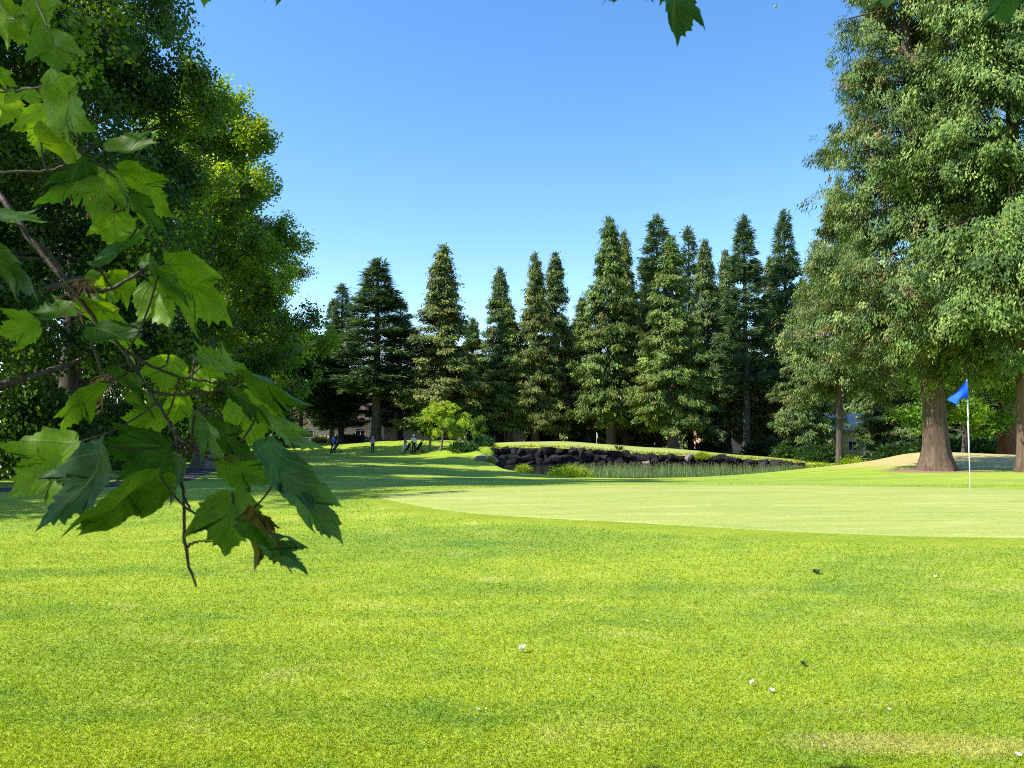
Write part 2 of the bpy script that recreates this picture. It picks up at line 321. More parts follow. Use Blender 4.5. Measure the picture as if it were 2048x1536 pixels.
# water
m, t, out = new_mat('pond water'); p = N(t, 'ShaderNodeBsdfPrincipled', Roughness=0.06); p.inputs['Base Color'].default_value = (0.022, 0.032, 0.014, 1); p.inputs['IOR'].default_value = 1.33
b = N(t, 'ShaderNodeBump', Strength=0.12, Distance=0.05); L(t, noise(t, scaled(t, 1, 2.5, 1), 3.0, 4), b.inputs['Height']); L(t, b.outputs[0], p.inputs['Normal']); L(t, p.outputs[0], out.inputs[0]); M['water'] = m
mb = MB(); mb.add([(-3.0, 48.5, WATER), (29, 48.5, WATER), (29, 70.5, WATER), (-3.0, 70.5, WATER)], [(0, 1, 2, 3)])
tag(mb.build('water', M['water']), 'dark still pond water', None, None, 'structure')
# ------------------------------------------------------------------ foliage
def unit(v): return v / np.maximum(np.linalg.norm(v, axis=-1, keepdims=True), 1e-9)
def kites(c, d, nrm, Ln, Wd):
    d = unit(d); s = unit(np.cross(d, nrm)); Ln = np.asarray(Ln)[:, None]; Wd = np.asarray(Wd)[:, None]
    n2 = unit(np.cross(s, d)) * Wd * 0.12
    V = np.stack([c, c + d * Ln * 0.45 + s * Wd * 0.5 - n2, c + d * Ln, c + d * Ln * 0.45 - s * Wd * 0.5 - n2], 1).reshape(-1, 3)
    return V, np.arange(len(V)).reshape(-1, 4)
def clusters(rng, cen, axis_, per, spread, Ln, Wd, fan=0.8, droop=0.3, cols=None, jit=0.18, radial=0.0, flat=0.0):
    """each cluster: `per` leaf faces around an axis"""
    n = len(cen); N_ = n * per; cc = np.repeat(cen, per, 0); ax = np.repeat(axis_, per, 0)
    pos = cc + rng.normal(size=(N_, 3)) * spread + ax * (rng.random((N_, 1)) * spread * 1.5)
    off = unit(pos - cc)
    d = ax + rng.normal(size=(N_, 3)) * fan + off * radial; d[:, 2] -= droop
    nr = rng.normal(size=(N_, 3)); nr[:, 2] += 0.8
    if flat: cn = rng.normal(size=(n, 3)) * 0.6 + unit(cen * [1, 1, 0] + 1e-6) * 0.8 + [0, 0, 0.6]; nr = nr * (1 - flat) + np.repeat(unit(cn), per, 0) * 1.5 * flat
    V, Fq = kites(pos, d, nr, Ln * rng.uniform(0.6, 1.3, N_), Wd * rng.uniform(0.7, 1.2, N_))
    cl = np.repeat(cols, per, 0) * (1 + rng.normal(size=(N_, 1)) * jit); cl = np.clip(cl, 0.003, 1)
    return V, Fq, np.repeat(cl, 4, 0)
def palette(rng, n, cs, wts):
    k = rng.choice(len(cs), n, p=np.array(wts) / sum(wts)); return np.array(cs)[k] * rng.uniform(0.75, 1.25, (n, 1))
def trunk_mb(Hh, r0, lean=(0, 0), flare=1.6, n=14, wob=0.0, rng=None, lobes=0, top=0.06):
    mb = MB(); hs_ = [0, 0.12, 0.3, 0.6, 1.1, 2.0] + list(np.linspace(3.2, Hh, 9)); V = []; Fq = []
    for i, h in enumerate(hs_):
        t = h / Hh; r = r0 * (1 - t) ** 0.85 + top * t; r *= 1 + (flare - 1) * math.exp(-h / 0.55)
        lx = lean[0] * t + wob * math.sin(t * 5); ly = lean[1] * t
        for k in range(n):
            q = 2 * math.pi * k / n; rr = r * (1 + lobes * math.exp(-h / 1.3) * 0.22 * math.cos(5 * q + 1) + 0.06 * math.sin(3 * q + h))
            V.append((lx + rr * math.cos(q), ly + rr * math.sin(q), h - (0.35 if i == 0 else 0)))
    for i in range(len(hs_) - 1):
        for k in range(n): Fq.append((i * n + k, i * n + (k + 1) % n, (i + 1) * n + (k + 1) % n, (i + 1) * n + k))
    Fq.append(tuple((len(hs_) - 1) * n + k for k in range(n)))
    mb.add(V, Fq); return mb
CED = [(0.105, 0.165, 0.038), (0.150, 0.210, 0.045), (0.070, 0.118, 0.034), (0.21, 0.25, 0.055), (0.19, 0.15, 0.06)]
FIR = [(0.07, 0.13, 0.055), (0.105, 0.175, 0.062), (0.05, 0.095, 0.045), (0.16, 0.22, 0.05)]
def conifer(seed, Hh, Rb, base, style, nb, dens, per, Ln, Wd, cols, cw, r0=0.35, lean=(0, 0), bark='bark_dark', spread=0.22, flare=1.5, lobes=0, prof=None, limbs=True, lat=0.2, taper=0.8, jz=0.16, gap=None):
    rng = np.random.default_rng(seed)
    t = np.sort(rng.random(nb) ** 0.85); h = base + (Hh - base - 0.4) * t
    if style == 'fir': h = base + (Hh - base - 0.3) * (np.round(t * 34) / 34 + rng.normal(size=nb) * 0.006)
    u = np.clip((h - base) / (Hh - base), 0, 1)
    if prof is None:
        pr = (1 - u) ** (taper if style == 'cedar' else 0.9) * np.clip(0.62 + u * 3.2, 0, 1)
    else: pr = np.interp(u, prof[0], prof[1])
    a = rng.random(nb) * 2 * math.pi
    lump = 1 + 0.13 * np.sin(a * 3 + h * 0.8 + seed) + 0.10 * np.sin(a * 2 - h * 1.7)
    Lb = Rb * pr * lump * rng.uniform(0.55, 1.12, nb) + 0.22
    if style == 'fir': Lb = Rb * pr * rng.uniform(0.55, 1.12, nb) + 0.15
    o = np.column_stack([np.cos(a), np.sin(a), np.zeros(nb)]); sd_ = np.column_stack([-np.sin(a), np.cos(a), np.zeros(nb)])
    cen = []; ax = []; m = trunk_mb(Hh, r0, lean, flare, 14, 0, None, lobes, 0.04)
    lx = lambda hh: np.column_stack([lean[0] * hh / Hh, lean[1] * hh / Hh])
    for i in range(nb):
        Li = Lb[i]; k = max(2, int(Li * dens * rng.uniform(0.8, 1.2))); s = rng.uniform(0.18, 1.0, k) ** 0.7
        if style == 'cedar':
            dr = rng.uniform(0.5, 1.5); z = 0.12 * Li * s - 0.42 * dr * Li * s * s + 0.12 * Li * s ** 4; sw = (rng.normal(size=k)) * lat * Li * (1.15 - s * 0.7)
            dz = -0.9
        else:
            ang = 0.35 * u[i] + 0.02; z = Li * (ang * s - (0.32 - 0.3 * u[i]) * s + 0.14 * s ** 3); sw = rng.normal(size=k) * 0.19 * Li * (1.1 - s * 0.85); dz = -0.15
        b0 = np.array([lean[0] * h[i] / Hh, lean[1] * h[i] / Hh, h[i]])
        p_ = b0 + o[i] * (Li * s)[:, None] + sd_[i] * sw[:, None]; p_[:, 2] += z - abs(sw) * (0.35 if style == 'cedar' else 0.15) + (rng.normal(size=k) * (jz if style == 'cedar' else 0.05) * (0.5 + 0.25 * Li))
        cen.append(p_); d = o[i] * 0.8 + sd_[i] * (np.sign(sw) * 0.5)[:, None]; d = d + np.array([0, 0, dz]) ; ax.append(d)
        if limbs and i % 3 == 0 and Li > 0.8:
            ss = np.array([0, 0.35, 0.7, 0.95]); zz = (0.10 * Li * ss - 0.42 * Li * ss * ss + 0.12 * Li * ss ** 4) if style == 'cedar' else Li * (ang * ss - (0.32 - 0.3 * u[i]) * ss + 0.14 * ss ** 3)
            q = b0 + o[i] * (Li * ss)[:, None]; q[:, 2] += zz; m.tube(q, [0.018 * Li + 0.01, 0.012 * Li + 0.008, 0.007 * Li + 0.005, 0.004], 5, False)
    top = np.column_stack([np.full(14, lean[0]), np.full(14, lean[1]), Hh + np.linspace(-1.1, 0.05, 14)]) + rng.normal(size=(14, 3)) * 0.05
    cen.append(top); ax.append(np.tile([0.0, 0, 1.4], (14, 1)))
    cen = np.concatenate(cen); ax = unit(np.concatenate(ax))
    if gap:
        f = gap[0]; g = np.sin(f * cen[:, 0] * 1.1 + cen[:, 2] * 0.5 * f + seed) + np.sin(f * cen[:, 1] - 0.6 * f * cen[:, 2]) + np.sin(0.9 * f * cen[:, 2] + 0.5 * f * cen[:, 0] + 1); kk = g > gap[1]; kk[-14:] = True; cen = cen[kk]; ax = ax[kk]
    cl = palette(rng, len(cen), cols, cw)
    V, Fq, cc = clusters(rng, cen, ax, per, spread, Ln, Wd, 0.33 if style == 'cedar' else 0.42, 0.55 if style == 'cedar' else 0.02, cl, 0.2, 0.0, 0.75 if style == 'cedar' else 0.3)
    return (V, Fq, cc, m)
def broadleaf(seed, Hh, Rb, base, nlimb, nsub, ncl, per, Ln, Wd, cols, cw, r0=0.3, cr=0.5, prof=None, up=0.9, lean=(0, 0), flare=1.5, droop=0.25, forks=True):
    rng = np.random.default_rng(seed); m = trunk_mb(Hh * 0.93, r0, lean, flare, 12, 0.15); cen = []
    for i in range(nlimb):
        u = (i + rng.random()) / nlimb; h0 = base * 0.8 + (Hh * 0.88 - base * 0.8) * u * 0.93
        a = i * 2.399 + rng.normal() * 0.4; pr = np.interp(u, *(prof or ([0, 0.15, 0.4, 0.75, 1], [0.75, 1, 1, 0.7, 0.25]))) 
        Li = Rb * pr * rng.uniform(0.8, 1.15); b0 = np.array([lean[0] * h0 / Hh, lean[1] * h0 / Hh, h0]); o = np.array([math.cos(a), math.sin(a), 0.0])
        ss = np.linspace(0, 1, 6); q = b0 + o * (Li * ss)[:, None]; q[:, 2] += up * Li * (ss * 0.35 + 0.35 * ss ** 1.6 - 0.18 * ss ** 3) * (0.6 + 0.6 * u); q += rng.normal(size=(6, 3)) * 0.08 * ss[:, None] * Li * 0.5
        rb = r0 * 0.34 * (1 - 0.6 * u); m.tube(q, np.linspace(rb, rb * 0.2, 6), 6, False)
        for j in range(nsub):
            s = rng.uniform(0.3, 1.0); p0 = np.array([np.interp(s, ss, q[:, k]) for k in range(3)])
            d = o * 0.6 + rng.normal(size=3) * 0.7; d[2] = abs(d[2]) * 0.5 + rng.normal() * 0.25; d /= np.linalg.norm(d); l2 = Rb * 0.33 * rng.uniform(0.4, 1.1) * (0.45 + 0.6 * pr)
            q2 = np.array([p0, p0 + d * l2 * 0.5 + [0, 0, 0.05 * l2], p0 + d * l2]); m.tube(q2, [rb * 0.3, rb * 0.18, rb * 0.07], 4, False)
            sk = rng.uniform(0.25, 1.05, ncl); cen.append(p0 + d * (l2 * sk)[:, None] + rng.normal(size=(ncl, 3)) * cr * 0.45)
    cl = np.repeat(palette(rng, len(cen), cols, cw), ncl, 0); cen = np.concatenate(cen); cl = cl * rng.uniform(0.8, 1.2, (len(cl), 1))
    ax = unit(rng.normal(size=(len(cen), 3)) * 0.4 + np.array([0, 0, 0.1]))
    V, Fq, cc = clusters(rng, cen, ax, per, cr * 0.36, Ln, Wd, 0.9, droop, cl, 0.18)
    return (V, Fq, cc, m)
def tree_from(data, name, lx, ly, label, cat='tree', group=None, leafm='needle', bark='bark_dark', rz=0.0, scale=1.0, crown='crown', zs=None):
    V, Fq, cc, m = data
    r = empty(name, (lx, ly, H(lx, ly)), label, cat, group, rz); r.scale = (scale, scale, zs or scale)
    m.build('trunk', M[bark], r, smooth=True); mesh_np(crown, V, Fq, M[leafm], r, col=cc)
    return r
def place(proto, lx, ly, label, rz, sx, sz, group=None):
    r = copy_tree(proto); r.location = (lx, ly, H(lx, ly)); r.rotation_euler = (0, 0, rz); r.scale = (sx, sx, sz); r['label'] = label
    if group: r['group'] = group
    elif 'group' in r: del r['group']
    return r
def X(px, Y): return (px - 1024) / FPX * Y
def height_for(top_row, lx, Y): return float(P(1024, top_row, Y)[2]) - H(lx, Y)
# ---- the conifer belt beyond the pond; unit prototypes are 28 m tall and 4 m in radius
GC = 'tall conifers of the belt behind the pond'
protoC = [conifer(11 + i, 28, 4.0, 2.0 + 0.5 * i, 'cedar', 430, 5.4, 16, 0.42, 0.115, [tuple(np.array(c_) * np.array([(1.12, 1.0, 0.9), (0.88, 0.94, 1.05), (1.0, 1.05, 0.85)][i])) for c_ in CED], [3, 3, 3, 1.8, 0.8], 0.42, spread=0.17, lat=0.15, taper=0.98, jz=0.11, gap=(1.6, -1.2)) for i in range(3)]
protoF = [conifer(31 + i, 28, 3.7, [7.5, 3.0][i], 'fir', 330, 6.2, 11, 0.46, 0.11, FIR, [3, 3, 2, 1.2], 0.34, spread=0.14) for i in range(2)]
first = {}
def belt(kind, v, px, top, Y, width, label, rz=0.0):
    lx = X(px, Y); hh = height_for(top, lx, Y); sx = (width * 1.27 / FPX * Y) / (2 * (3.9 if kind == 'C' else 3.6)); key = (kind, v)
    nm = 'cedar_tree' if kind == 'C' else 'fir_tree'
    if key not in first:
        first[key] = tree_from((protoC if kind == 'C' else protoF)[v], nm, lx, Y, label, 'conifer', GC, 'needle', 'bark_cedar' if kind == 'C' and v == 0 else 'bark_dark', rz, sx)
        first[key].scale = (sx, sx, hh / 28.0)
    else: place(first[key], lx, Y, label, rz, sx, hh / 28.0, GC)
B = [('F',1,682,572,97,105,'narrow dark spruce-like conifer with a thin spire, leftmost conifer of the belt',0.3),
 ('F',1,664,602,101,80,'shorter spire half hidden at the left shoulder of the leftmost conifer',2.1),
 ('F',0,753,522,90,170,'open-branched fir with a straight dark trunk rising beside the gable of the cream house',1.0),
 ('F',1,800,602,96,105,'short fir filling the gap between the open-branched fir and the broad grey-green cedar',4.0),
 ('C',0,886,496,89,165,'broad grey-green cedar standing alone behind the two young lawn trees',0.5),
 ('C',1,1000,540,97,110,'thin-topped cedar left of the close pair of cedars behind the wall',2.4),
 ('C',2,1018,610,91,110,'lower rounded light green cedar in front of the thin-topped one',5.1),
 ('C',0,1070,512,91,115,'left one of the close pair of equal-height cedars behind the far green',3.7),
 ('C',1,1111,510,96,115,'right one of the close pair of equal-height cedars, with a dark shaded right side',0.9),
 ('C',2,1221,441,89,145,'tall dense cedar directly behind the white pin of the far green',1.9),
 ('C',0,1250,470,95,110,'cedar whose tip pokes out of the right shoulder of the tall dense cedar',4.4),
 ('F',0,1317,436,99,120,'fir with layered horizontal branches at its tip, above the big sunlit cedar',2.2),
 ('C',2,1345,478,83,150,'big sunlit yellowish cedar with a pale bare trunk foot, nearest of the belt',0.2),
 ('F',1,1381,460,97,100,'slim pointed conifer right of the big sunlit cedar',5.2),
 ('C',1,1414,486,93,110,'dark blunt-topped cedar in the shade beside the slim pointed conifer',2.9),
 ('F',0,1493,438,89,120,'open fir on a long slender bare grey trunk',3.3),
 ('C',1,1455,505,97,100,'dark cedar half hidden at the left of the fir with the bare grey trunk',1.3),
 ('F',0,1575,427,92,105,'fir with sparse layered spire just left of the great right-hand cedars',0.7),
 ('C',0,1545,520,99,110,'dark cedar in the shade between the two sparse firs',2.0),
 ('C',1,1610,560,80,115,'dark low cedar whose foliage reaches the ground left of the leaning trunk',4.9),
 ('C',2,1300,520,101,110,'dark cedar glimpsed behind between the dense cedar and the big sunlit cedar',1.6),
 ('C',2,1165,600,101,120,'dark short cedar in the gap left of the tall dense cedar',1.7),
 ('C',2,945,640,100,100,'small dark cedar in the dip right of the broad grey-green cedar',3.3),
 ('C',1,1790,640,84,130,'dark cedar behind the yellow house end',1.1),
 ('C',0,1850,600,88,180,'dark cedar far behind the thick cedar trunk',2.7),
 ('F',1,1960,560,80,170,'dark conifer far behind the blue golf flag',0.1)]
for b_ in B: belt(*b_)
# far wood that closes the gaps
rng = np.random.default_rng(5); mbt = []; 
def merge(lst):
    V = []; Fq = []; Cc = []; n = 0
    for (v, f, c) in lst: V.append(v); Fq.append(f + n); Cc.append(c); n += len(v)
    return np.concatenate(V), np.concatenate(Fq), np.concatenate(Cc)
lst = []
wp = conifer(77, 20, 4.4, 0.5, 'cedar', 170, 2.6, 7, 0.95, 0.42, CED, [3, 2, 4, 0.5, 0.3], 0.3, spread=0.45, limbs=False)
for i in range(30):
    Yw = 116 + rng.random() * 14; lx = -46 + i * 4.6 + rng.normal() * 1.2; s = rng.uniform(0.65, 0.9) * (0.78 if lx < -4 else 1.0); a = rng.random() * 6
    v = wp[0].copy(); ca, sa = math.cos(a), math.sin(a); v = np.column_stack([v[:, 0] * ca - v[:, 1] * sa, v[:, 0] * sa + v[:, 1] * ca, v[:, 2] * s]) + [lx, Yw, H(lx, Yw) - 0.5]; lst.append((v, wp[1], wp[2]))
V, Fq, cc = merge(lst); tag(mesh_np('woodland', V, Fq, M['needle'], col=cc), 'dark far woodland filling the gaps behind the conifer belt', 'woodland', None, 'stuff')
# ---- great cedars on the right; brightest foliage tones paint in sunlit highlights
lx, Y = X(1872, 34), 34.0
dA = conifer(101, 28.5, 5.0, 4.6, 'cedar', 760, 6.2, 27, 0.18, 0.060, [(0.09, 0.155, 0.036), (0.13, 0.20, 0.042), (0.06, 0.11, 0.032), (0.23, 0.28, 0.07), (0.22, 0.17, 0.07)], [3, 3, 2.4, 2, 0.7], 0.50, (-1.1, 0.3), spread=0.125, lat=0.15, gap=(2.1, -0.55), flare=1.75, lobes=1,
             prof=([0, 0.08, 0.3, 0.5, 0.75, 1], [0.62, 0.9, 0.86, 0.72, 0.42, 0.02]))
tree_from(dA, 'cedar_tree', lx, Y, 'great cedar with a thick fluted trunk flaring into bare earth, left of the blue flag', 'conifer', None, 'needle', 'bark_cedar')
lx2, Y2 = X(2052, 30.5), 30.5
dB = conifer(102, 29, 4.8, 4.0, 'cedar', 720, 6.2, 27, 0.19, 0.075, [(0.11, 0.19, 0.04), (0.15, 0.235, 0.045), (0.07, 0.125, 0.035), (0.24, 0.31, 0.075)], [3, 3, 2, 2], 0.34, (-0.3, 0), spread=0.135, lat=0.15, gap=(2.0, -0.6), flare=1.5,
             prof=([0, 0.08, 0.3, 0.55, 0.8, 1], [0.7, 0.92, 0.86, 0.7, 0.4, 0.02]))
tree_from(dB, 'cedar_tree', lx2, Y2, 'light green cedar at the right edge, nearest of the great cedars', 'conifer', None, 'needle', 'bark_cedar')
lx3, Y3 = X(1676, 52), 52.0
dC = conifer(103, 20, 3.3, 5.2, 'cedar', 420, 6.0, 22, 0.22, 0.08, [(0.12, 0.19, 0.045), (0.15, 0.225, 0.05), (0.08, 0.135, 0.038), (0.20, 0.24, 0.065), (0.22, 0.17, 0.07)], [3, 3, 2, 2, 0.5], 0.24, (0.4, 0), spread=0.15, lat=0.15, gap=(2.0, -0.8),
             prof=([0, 0.1, 0.4, 0.7, 1], [0.5, 0.95, 1, 0.6, 0.05]))
tree_from(dC, 'cedar_tree', lx3, Y3, 'slimmer cedar with a leaning grey trunk among weeds, beside the yellow house', 'conifer', None, 'needle', 'bark_dark', 0)
# reddish trunk behind
dD = conifer(104, 22, 4.2, 6.0, 'cedar', 260, 4.0, 9, 0.42, 0.16, CED, [3, 3, 2, 1, 0.4], 0.55, spread=0.25, flare=1.3)
M['bark_red'] = bark_mat('red bark', (0.12, 0.05, 0.03), (0.22, 0.10, 0.06), 0.4, 5.0)
tree_from(dD, 'redwood_tree', X(2012, 49), 49.0, 'shaded tree with a thick reddish trunk behind the mound, right of the blue flag', 'conifer', None, 'needle', 'bark_red')
# ---- broadleaf trees
POP = [(0.040, 0.095, 0.018), (0.065, 0.14, 0.020), (0.028, 0.072, 0.020), (0.17, 0.28, 0.025)]  # last tone paints in sunlit clumps
POP_LIT = [(0.11, 0.21, 0.022), (0.18, 0.30, 0.025), (0.06, 0.13, 0.020), (0.32, 0.44, 0.035)]  # brighter poplar palette: sun shining through the crown is put into the colours
pA = broadleaf(201, 25, 6.0, 2.8, 42, 9, 7, 54, 0.18, 0.16, POP_LIT, [3, 3, 2, 2.2], 0.55, 0.62, ([0, 0.2, 0.45, 0.7, 1], [0.85, 1, 0.92, 0.66, 0.28]), 1.0)
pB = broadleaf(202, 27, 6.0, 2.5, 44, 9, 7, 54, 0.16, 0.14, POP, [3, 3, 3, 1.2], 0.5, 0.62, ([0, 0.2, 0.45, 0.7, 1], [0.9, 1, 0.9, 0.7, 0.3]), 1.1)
GL = 'tall broadleaf trees along the path on the left'
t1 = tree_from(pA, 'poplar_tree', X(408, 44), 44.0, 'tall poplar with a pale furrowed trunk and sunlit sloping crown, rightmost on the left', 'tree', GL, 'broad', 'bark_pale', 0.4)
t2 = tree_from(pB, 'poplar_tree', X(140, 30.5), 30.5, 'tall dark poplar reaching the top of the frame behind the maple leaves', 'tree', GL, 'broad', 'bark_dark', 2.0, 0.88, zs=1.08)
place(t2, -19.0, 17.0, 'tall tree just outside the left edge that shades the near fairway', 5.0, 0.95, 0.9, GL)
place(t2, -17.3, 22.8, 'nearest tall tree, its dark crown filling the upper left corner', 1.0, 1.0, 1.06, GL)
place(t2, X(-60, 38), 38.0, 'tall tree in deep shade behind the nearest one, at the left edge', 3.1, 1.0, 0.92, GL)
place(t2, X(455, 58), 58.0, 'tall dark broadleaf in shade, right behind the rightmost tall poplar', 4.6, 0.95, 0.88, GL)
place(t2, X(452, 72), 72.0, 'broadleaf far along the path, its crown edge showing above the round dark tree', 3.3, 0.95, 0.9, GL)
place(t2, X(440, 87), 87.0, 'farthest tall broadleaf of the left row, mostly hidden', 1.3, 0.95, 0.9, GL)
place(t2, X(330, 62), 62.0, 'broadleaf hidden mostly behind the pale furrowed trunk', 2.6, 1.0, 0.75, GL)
DK = [(0.035, 0.085, 0.022), (0.050, 0.115, 0.024), (0.026, 0.065, 0.020), (0.07, 0.14, 0.03)]
pD = broadleaf(203, 15, 5.0, 4.8, 24, 8, 6, 34, 0.30, 0.25, DK, [3, 3, 2, 1], 0.3, 0.8)
d1 = tree_from(pD, 'maple_tree', X(600, 93), 93.0, 'round dark broadleaf tree in front of the left end of the cream house', 'tree', None, 'broad', 'bark_dark', 0.2)
place(d1, X(520, 88), 88.0, 'dark broadleaf tree left of the round one, partly behind maple leaves', 1.9, 1.0, 1.0)
place(d1, X(668, 96), 96.0, 'small dark tree above the rail fence, right of the round broadleaf', 3.9, 0.55, 0.72)
YG = [(0.12, 0.24, 0.02), (0.17, 0.30, 0.025), (0.08, 0.18, 0.02)]
pY = broadleaf(204, 9, 3.6, 1.6, 18, 8, 6, 30, 0.20, 0.17, YG, [3, 3, 2], 0.16, 0.55)
tree_from(pY, 'maple_tree', X(1935, 47), 47.5, 'bright yellow-green broadleaf glowing behind the blue flag', 'tree', None, 'broad', 'bark_dark', 0.2)
# young trees on the lawn
pS = broadleaf(205, 5.1, 2.9, 1.5, 20, 8, 5, 22, 0.17, 0.10, [(0.30, 0.42, 0.05), (0.38, 0.48, 0.06), (0.2, 0.34, 0.04)], [3, 3, 1.4], 0.11, 0.22, ([0, 0.25, 0.6, 1], [0.8, 1.0, 0.7, 0.2]), 0.45, (0.2, 0), 1.2, 0.35)
tree_from(pS, 'young_tree', X(881, 73), 73.0, 'young bright yellow-green tree with layered branches on the lawn', 'tree', 'two young lawn trees', 'broad', 'bark_pale')
pS2 = broadleaf(206, 4.4, 1.6, 1.7, 16, 7, 5, 22, 0.18, 0.12, [(0.06, 0.14, 0.03), (0.08, 0.17, 0.03)], [1, 1], 0.13, 0.28, None, 0.6, (-0.2, 0), 1.2, 0.3)
tree_from(pS2, 'young_tree', X(859, 75.5), 75.5, 'young darker green tree on a pale trunk, left behind the yellow-green one', 'tree', 'two young lawn trees', 'broad', 'bark_pale')
# ---- shrubs
def shrub_data(seed, r, h, n, per, Ln, Wd, cols, cw, up=0.3):
    rng = np.random.default_rng(seed); a = rng.random(n) * 6.283; q = rng.random(n) ** 0.5; z = rng.random(n)
    rr = r * q * np.sqrt(np.clip(1 - (z * 0.92) ** 2.2, 0, 1)) * (1 + 0.2 * np.sin(a * 3 + seed)); c = np.column_stack([rr * np.cos(a), rr * np.sin(a), h * z * (1 + 0.15 * np.sin(a * 2))])
    ax = unit(np.column_stack([np.cos(a) * 0.6, np.sin(a) * 0.6, np.full(n, 0.7)]))
    V, Fq, cc = clusters(rng, c, ax, per, 0.11 * max(h, 0.8), Ln, Wd, 0.6, -up, palette(rng, n, cols, cw), 0.18)
    m = MB()
    for k in range(9):
        b = k * 0.7; m.tube([(0.06 * math.cos(b), 0.06 * math.sin(b), -0.15), (r * 0.3 * math.cos(b), r * 0.3 * math.sin(b), h * 0.4), (r * 0.5 * math.cos(b), r * 0.5 * math.sin(b), h * 0.75)], [0.025, 0.016, 0.006], 5, False)
    return V, Fq, cc, m
def shrub(data, name, lx, ly, label, leafm='broad', group=None, cat='shrub', rz=0, s=1.0):
    V, Fq, cc, m = data; r = empty(name, (lx, ly, H(lx, ly)), label, cat, group, rz); r.scale = (s, s, s)
    m.build('stem', M['bark_dark'], r); mesh_np('foliage', V, Fq, M[leafm], r, col=cc); return r
sD = shrub_data(301, 1.7, 2.1, 420, 12, 0.20, 0.15, DK, [3, 3, 2, 1])
GS = 'shrubs beyond the path on the left'
s0 = shrub(sD, 'shrub', -17.5, 22.5, 'dark shrub at the left edge, nearest of those beyond the path', 'broad', GS)
for i, (x_, y_, s_, lb) in enumerate([(-21.5, 24.5, 1.3, 'larger dark shrub behind the nearest one, at the left edge'), (-17.0, 28, 1.1, 'shrub second along the path, under the dark poplar'), (-19.5, 34, 1.3, 'shrub under the dark poplar, behind the big pointed maple leaf'),
        (-20.8, 40, 1.2, 'shrub left of the pale furrowed poplar trunk'), (-23, 47, 1.4, 'tall shrub behind the pale furrowed trunk'), (-22.5, 54, 1.3, 'shrub right behind the pale furrowed trunk'), (-25, 62, 1.6, 'wide shrub where the path leaves under the trees'),
        (-29, 74, 1.8, 'big shrub beyond the end of the path'), (-26.5, 84, 1.8, 'big shrub near the left end of the cream house')]):
    place(s0, x_, y_, lb, i * 1.3, s_, s_ * 1.1, GS)
GU = 'dark undergrowth bushes at the foot of the conifers'
u0 = shrub(shrub_data(302, 2.2, 1.7, 420, 9, 0.34, 0.2, DK, [2, 2, 4, 0.4]), 'bush', X(700, 100), 100, 'clipped dark bush along the cream house wall', 'broad', GU, 'bush'); u0.scale = (1.0, 0.6, 0.5)
for i, (px_, y_, s_, lb) in enumerate([(640, 99, 0.5, 'low dark bush under the window of the cream house'), (1150, 96, 0.7, 'dark bush left of the white pin of the far green'), (1420, 93, 0.9, 'dark bush right of the pale trunk foot of the sunlit cedar'), (1530, 86, 1.0, 'dark bush by the foot of the slender grey trunk'),
        (1585, 80, 1.0, 'dark bush behind the right end of the stone wall'), (1808, 62, 1.0, 'dark bush left of the thick cedar trunk, behind the mound'), (1905, 58, 1.3, 'bluish dark bush behind the mound by the flagstick'),
        (1960, 60, 1.2, 'dark bush between the flagstick and the reddish trunk'), (2060, 56, 1.3, 'dark bush at the right edge behind the mound'), (1636, 72, 0.9, 'dark bush left of the leaning trunk, under the low cedar'), (1240, 99, 0.8, 'dark bush right of the white pin of the far green'), (1080, 97, 0.9, 'dark bush behind the crest of the far green')]):
    place(u0, X(px_, y_), y_, lb, i * 0.9, s_, s_ * 0.8, GU)
# weeds, bright bushes at the pond
WG = [(0.24, 0.36, 0.02), (0.32, 0.42, 0.03), (0.16, 0.28, 0.02)]
wd_ = shrub_data(303, 1.0, 0.75, 260, 10, 0.12, 0.06, WG, [3, 2, 1], 0.4); GW = 'bright waterside weeds'
w0 = shrub(wd_, 'weed_clump', X(1135, 50.3), 50.3, 'bright yellow-green weed clump left of the reeds, largest on the near bank', 'broad', GW, 'plant')
w0.scale = (1.55, 1.0, 1.0)
for i, (px_, y_, s_, lb) in enumerate([(1045, 53.5, 0.6, 'small sparse weed clump on the near bank at the left end of the water'), (1172, 50, 0.6, 'low weed clump where the reeds begin'), (1560, 50, 0.75, 'yellow-green weed clump at the right end of the reeds'), (1610, 52, 0.9, 'yellow-green weed clump on the right bank, by the tan grass'), (1655, 53, 1.2, 'tall bright weed clump before the leaning trunk'),
        (1700, 51, 1.0, 'weed clump under the slimmer cedar, right of the leaning trunk'), (1403, 69.4, 0.7, 'bright weed tuft growing out of the stone wall'), (983, 63.6, 0.5, 'small weed tuft beside the rock at the left end of the pond'), (1640, 60, 1.2, 'weed clump on the far right bank behind the nearer ones')]):
    o = place(w0, X(px_, y_), y_, lb, i * 1.1, s_, s_, GW)
    if 'wall' in lb: o.location.z = -1.5
ju = shrub_data(304, 1.3, 0.6, 300, 9, 0.24, 0.10, [(0.04, 0.10, 0.03), (0.06, 0.14, 0.03)], [2, 1]); j0 = shrub(ju, 'juniper_bush', X(925, 69.5), 69.5, 'low spreading juniper at the left end of the stone wall', 'needle', None, 'bush')
place(j0, X(968, 71.3), 71.3, 'second juniper, on top of the wall beside a sapling', 1.4, 0.8, 1.0)
sp = broadleaf(207, 3.0, 0.8, 0.6, 12, 6, 4, 20, 0.16, 0.10, [(0.09, 0.18, 0.03), (0.12, 0.22, 0.03)], [1, 1], 0.05, 0.25, None, 0.7)
tree_from(sp, 'sapling', X(958, 78), 78, 'slim green sapling right of the yellow-green young tree', 'tree', None, 'broad', 'bark_dark')
